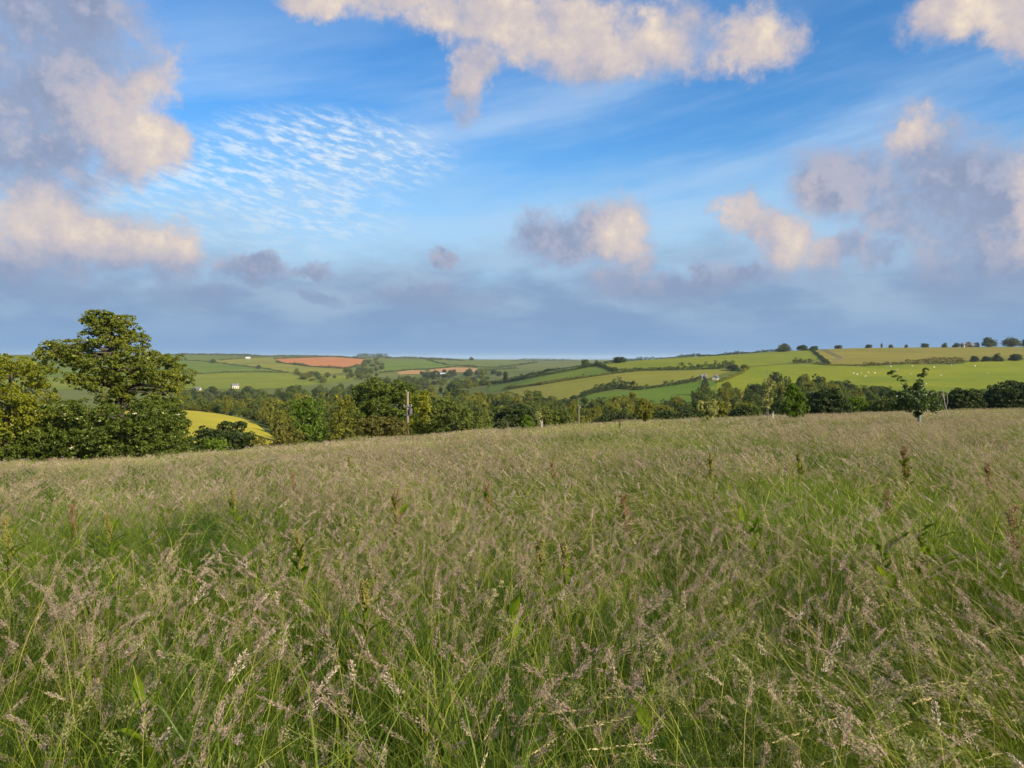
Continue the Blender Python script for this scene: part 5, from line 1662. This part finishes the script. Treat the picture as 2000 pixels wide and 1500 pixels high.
def dock(label, x, y, h, leaves, spike, seed, red=False, lsize=0.26, spread_=1.0):
    """Dock whose upper part shows at photo pixel (x, y)."""
    rng = np.random.default_rng(seed)
    h *= 0.74 if red else 0.80; lsize *= 0.75; spike *= 0.7
    Y = np.linspace(1.2, 60, 2000); u = (x - 1000) / FPX
    pr = HZ + FPX * (EYE - terr(u * Y, Y) - 0.72) / Y
    Y = float(Y[int(np.argmin(np.abs(pr - y)))])
    X = u * Y
    root = thing('dock_plant', label, 'dock', (X, Y, tz(X, Y)), 'docks standing in the meadow')
    lean = np.array([-0.06 - 0.1 * rng.random(), rng.normal() * 0.04, 1.0])
    pts = np.array([lean * h * k + (0.01 * math.sin(k * 7 + seed), 0, 0) for k in np.linspace(0, 1, 6)])
    mb = MB(); mb.tube(pts, np.linspace(0.006, 0.002, 6), 6, 0.4 + 0.5 * red)
    link('stem', mb.mesh('stem', [MATS['dock_stem']], True), root)
    for k in range(leaves):
        f = 0.30 + 0.5 * (k + rng.random()) / max(1, leaves)
        p = lean * h * f
        s = lsize * rng.uniform(0.75, 1.25) * (1.25 - 0.5 * f)
        lf = link('leaf', DLEAF[rng.integers(5)], root, tuple(p))
        lf.rotation_euler = (rng.normal() * 0.2, -rng.uniform(0.95, 1.4) / spread_, k * 2.4 + rng.normal() * 0.4)
        lf.scale = (s, s, s)
    if spike:
        mb = MB()
        n = 420
        C = []
        nb = 7
        for q in range(nb):
            f0 = 1 - spike / h * (0.15 + 0.85 * (q + 1) / nb)
            a = q * 2.4; L = spike * 0.42 * (0.5 + 0.5 * (q + 1) / nb)
            st = lean * h * max(0.2, f0)
            d_ = unit(np.array([0.32 * math.cos(a), 0.32 * math.sin(a), 1.0]))
            tt = rng.random(n // nb)[:, None]
            C.append(st + d_ * tt * L + rng.normal(size=(n // nb, 3)) * 0.008)
            mb.tube([st, st + d_ * L], [0.0025, 0.001], 4, 0.3)
        tt = (1 - spike / h * rng.random(n // 3))[:, None]
        C.append(lean * h * tt + rng.normal(size=(n // 3, 3)) * 0.008)
        C = np.concatenate(C)
        V, F = leaf_quads(rng, C, unit(rng.normal(size=C.shape)), np.full(len(C), 0.013 if Y < 8 else 0.02), 0.8)
        mb.add(V, F, np.repeat(rng.random(len(C)), 4))
        link('seed_spike', mb.mesh('seed_spike', [MATS['dock_red_seed' if red else 'dock_seed']]), root)


DOCKS = [
    ('tall yellow green dock column near the left picture edge', 38, 1060, 1.15, 7, 0.5, False, 0.24),
    ('large leafy dock with upright yellow green leaves left of centre', 608, 1060, 1.0, 9, 0.35, False, 0.26),
    ('bright leafy dock low in the left foreground', 318, 1300, 0.92, 7, 0.0, False, 0.20),
    ('broad dock leaves in the lower left corner grass', 262, 1430, 0.72, 5, 0.0, False, 0.20),
    ('slim dock among seed heads left of centre foreground', 728, 1150, 0.95, 6, 0.2, False, 0.18),
    ('upright narrow-leaved dock in the middle foreground', 1118, 1080, 1.0, 6, 0.25, False, 0.22),
    ('two-leaved dock right of the middle foreground', 1022, 1135, 0.9, 3, 0.0, False, 0.24),
    ('yellowing dock spike in the centre of the meadow', 1068, 1075, 1.0, 3, 0.35, False, 0.16),
    ('broad round dock leaf in the lower centre', 1285, 1240, 0.75, 3, 0.0, False, 0.26),
    ('dark green dock leaf near the bottom right of centre', 1522, 1400, 0.72, 3, 0.0, False, 0.22),
    ('small round dock leaf at the bottom right of centre', 1584, 1412, 0.74, 2, 0.0, False, 0.18),
    ('wide-leaved dock cluster on the right side of the meadow', 1745, 1055, 0.95, 9, 0.0, False, 0.34),
    ('leafy dock clump right of the wide-leaved cluster', 1815, 1030, 1.0, 9, 0.0, False, 0.34),
    ('rounded dock clump in the right middle distance', 1470, 995, 0.92, 7, 0.0, False, 0.32),
    ('tall rusty dock spike standing over the right meadow', 1778, 915, 1.35, 6, 0.7, True, 0.26),
    ('red seeding dock at the right picture edge', 1992, 1030, 1.2, 3, 0.6, True, 0.2),
    ('dark red dock in the far right meadow', 1940, 915, 1.05, 2, 0.5, True, 0.2),
    ('russet dock tuft left of the tall rusty spike', 1745, 950, 0.95, 2, 0.45, True, 0.2),
    ('reddish dock stalks in the left middle distance', 582, 935, 1.1, 2, 0.55, True, 0.2),
    ('red brown dock with yellow lower leaves in mid meadow', 785, 990, 1.2, 6, 0.6, True, 0.26),
    ('dark brown dock stalk in the central meadow', 968, 965, 1.15, 3, 0.5, True, 0.22),
    ('green dock spike left of the central brown stalk', 690, 905, 1.1, 5, 0.5, False, 0.26),
    ('olive dock spike in the left middle distance', 152, 1000, 1.1, 4, 0.5, True, 0.24),
    ('tall green dock in the left middle meadow', 468, 985, 1.1, 8, 0.3, False, 0.28),
    ('green dock spike right of the centre skyline', 1570, 905, 1.1, 5, 0.5, False, 0.26),
    ('pinkish red dock in the right central meadow', 1240, 985, 1.1, 2, 0.5, True, 0.22),
    ('small dark dock at the brow below the slender pole', 1213, 832, 1.35, 3, 0.5, True, 0.3),
    ('olive dock spike behind the pinkish red one', 1395, 915, 1.15, 3, 0.5, False, 0.26),
    ('thin russet dock far right of the central brown stalk', 1090, 905, 1.05, 2, 0.5, True, 0.22),
    ('yellow green dock left of the large leafy one', 235, 1035, 1.05, 7, 0.3, False, 0.24),
]
for i_, (lb, x, y, h, nl, sp, red, ls) in enumerate(DOCKS):
    dock(lb, x, y, h, nl, sp, 1000 + i_, red, ls)

# ------------------------------------------------------------------ the hazy evening air
mb = MB()
mb.box(-32000, 32000, -300, 17500, -140, 55)
hz = mb.mesh('haze', [])
m, t, out = mat_base('haze_air')
pv = t.n('ShaderNodeVolumePrincipled')
pv.inputs['Color'].default_value = (0.62, 0.78, 1.0, 1)
pv.inputs['Density'].default_value = 0.00005
pv.inputs['Anisotropy'].default_value = 0.0
t.t.links.new(pv.outputs[0], out.inputs['Volume'])
hz.materials.append(m)
tag(link('haze', hz), 'thin blue evening haze over the valley', None, None, 'stuff')
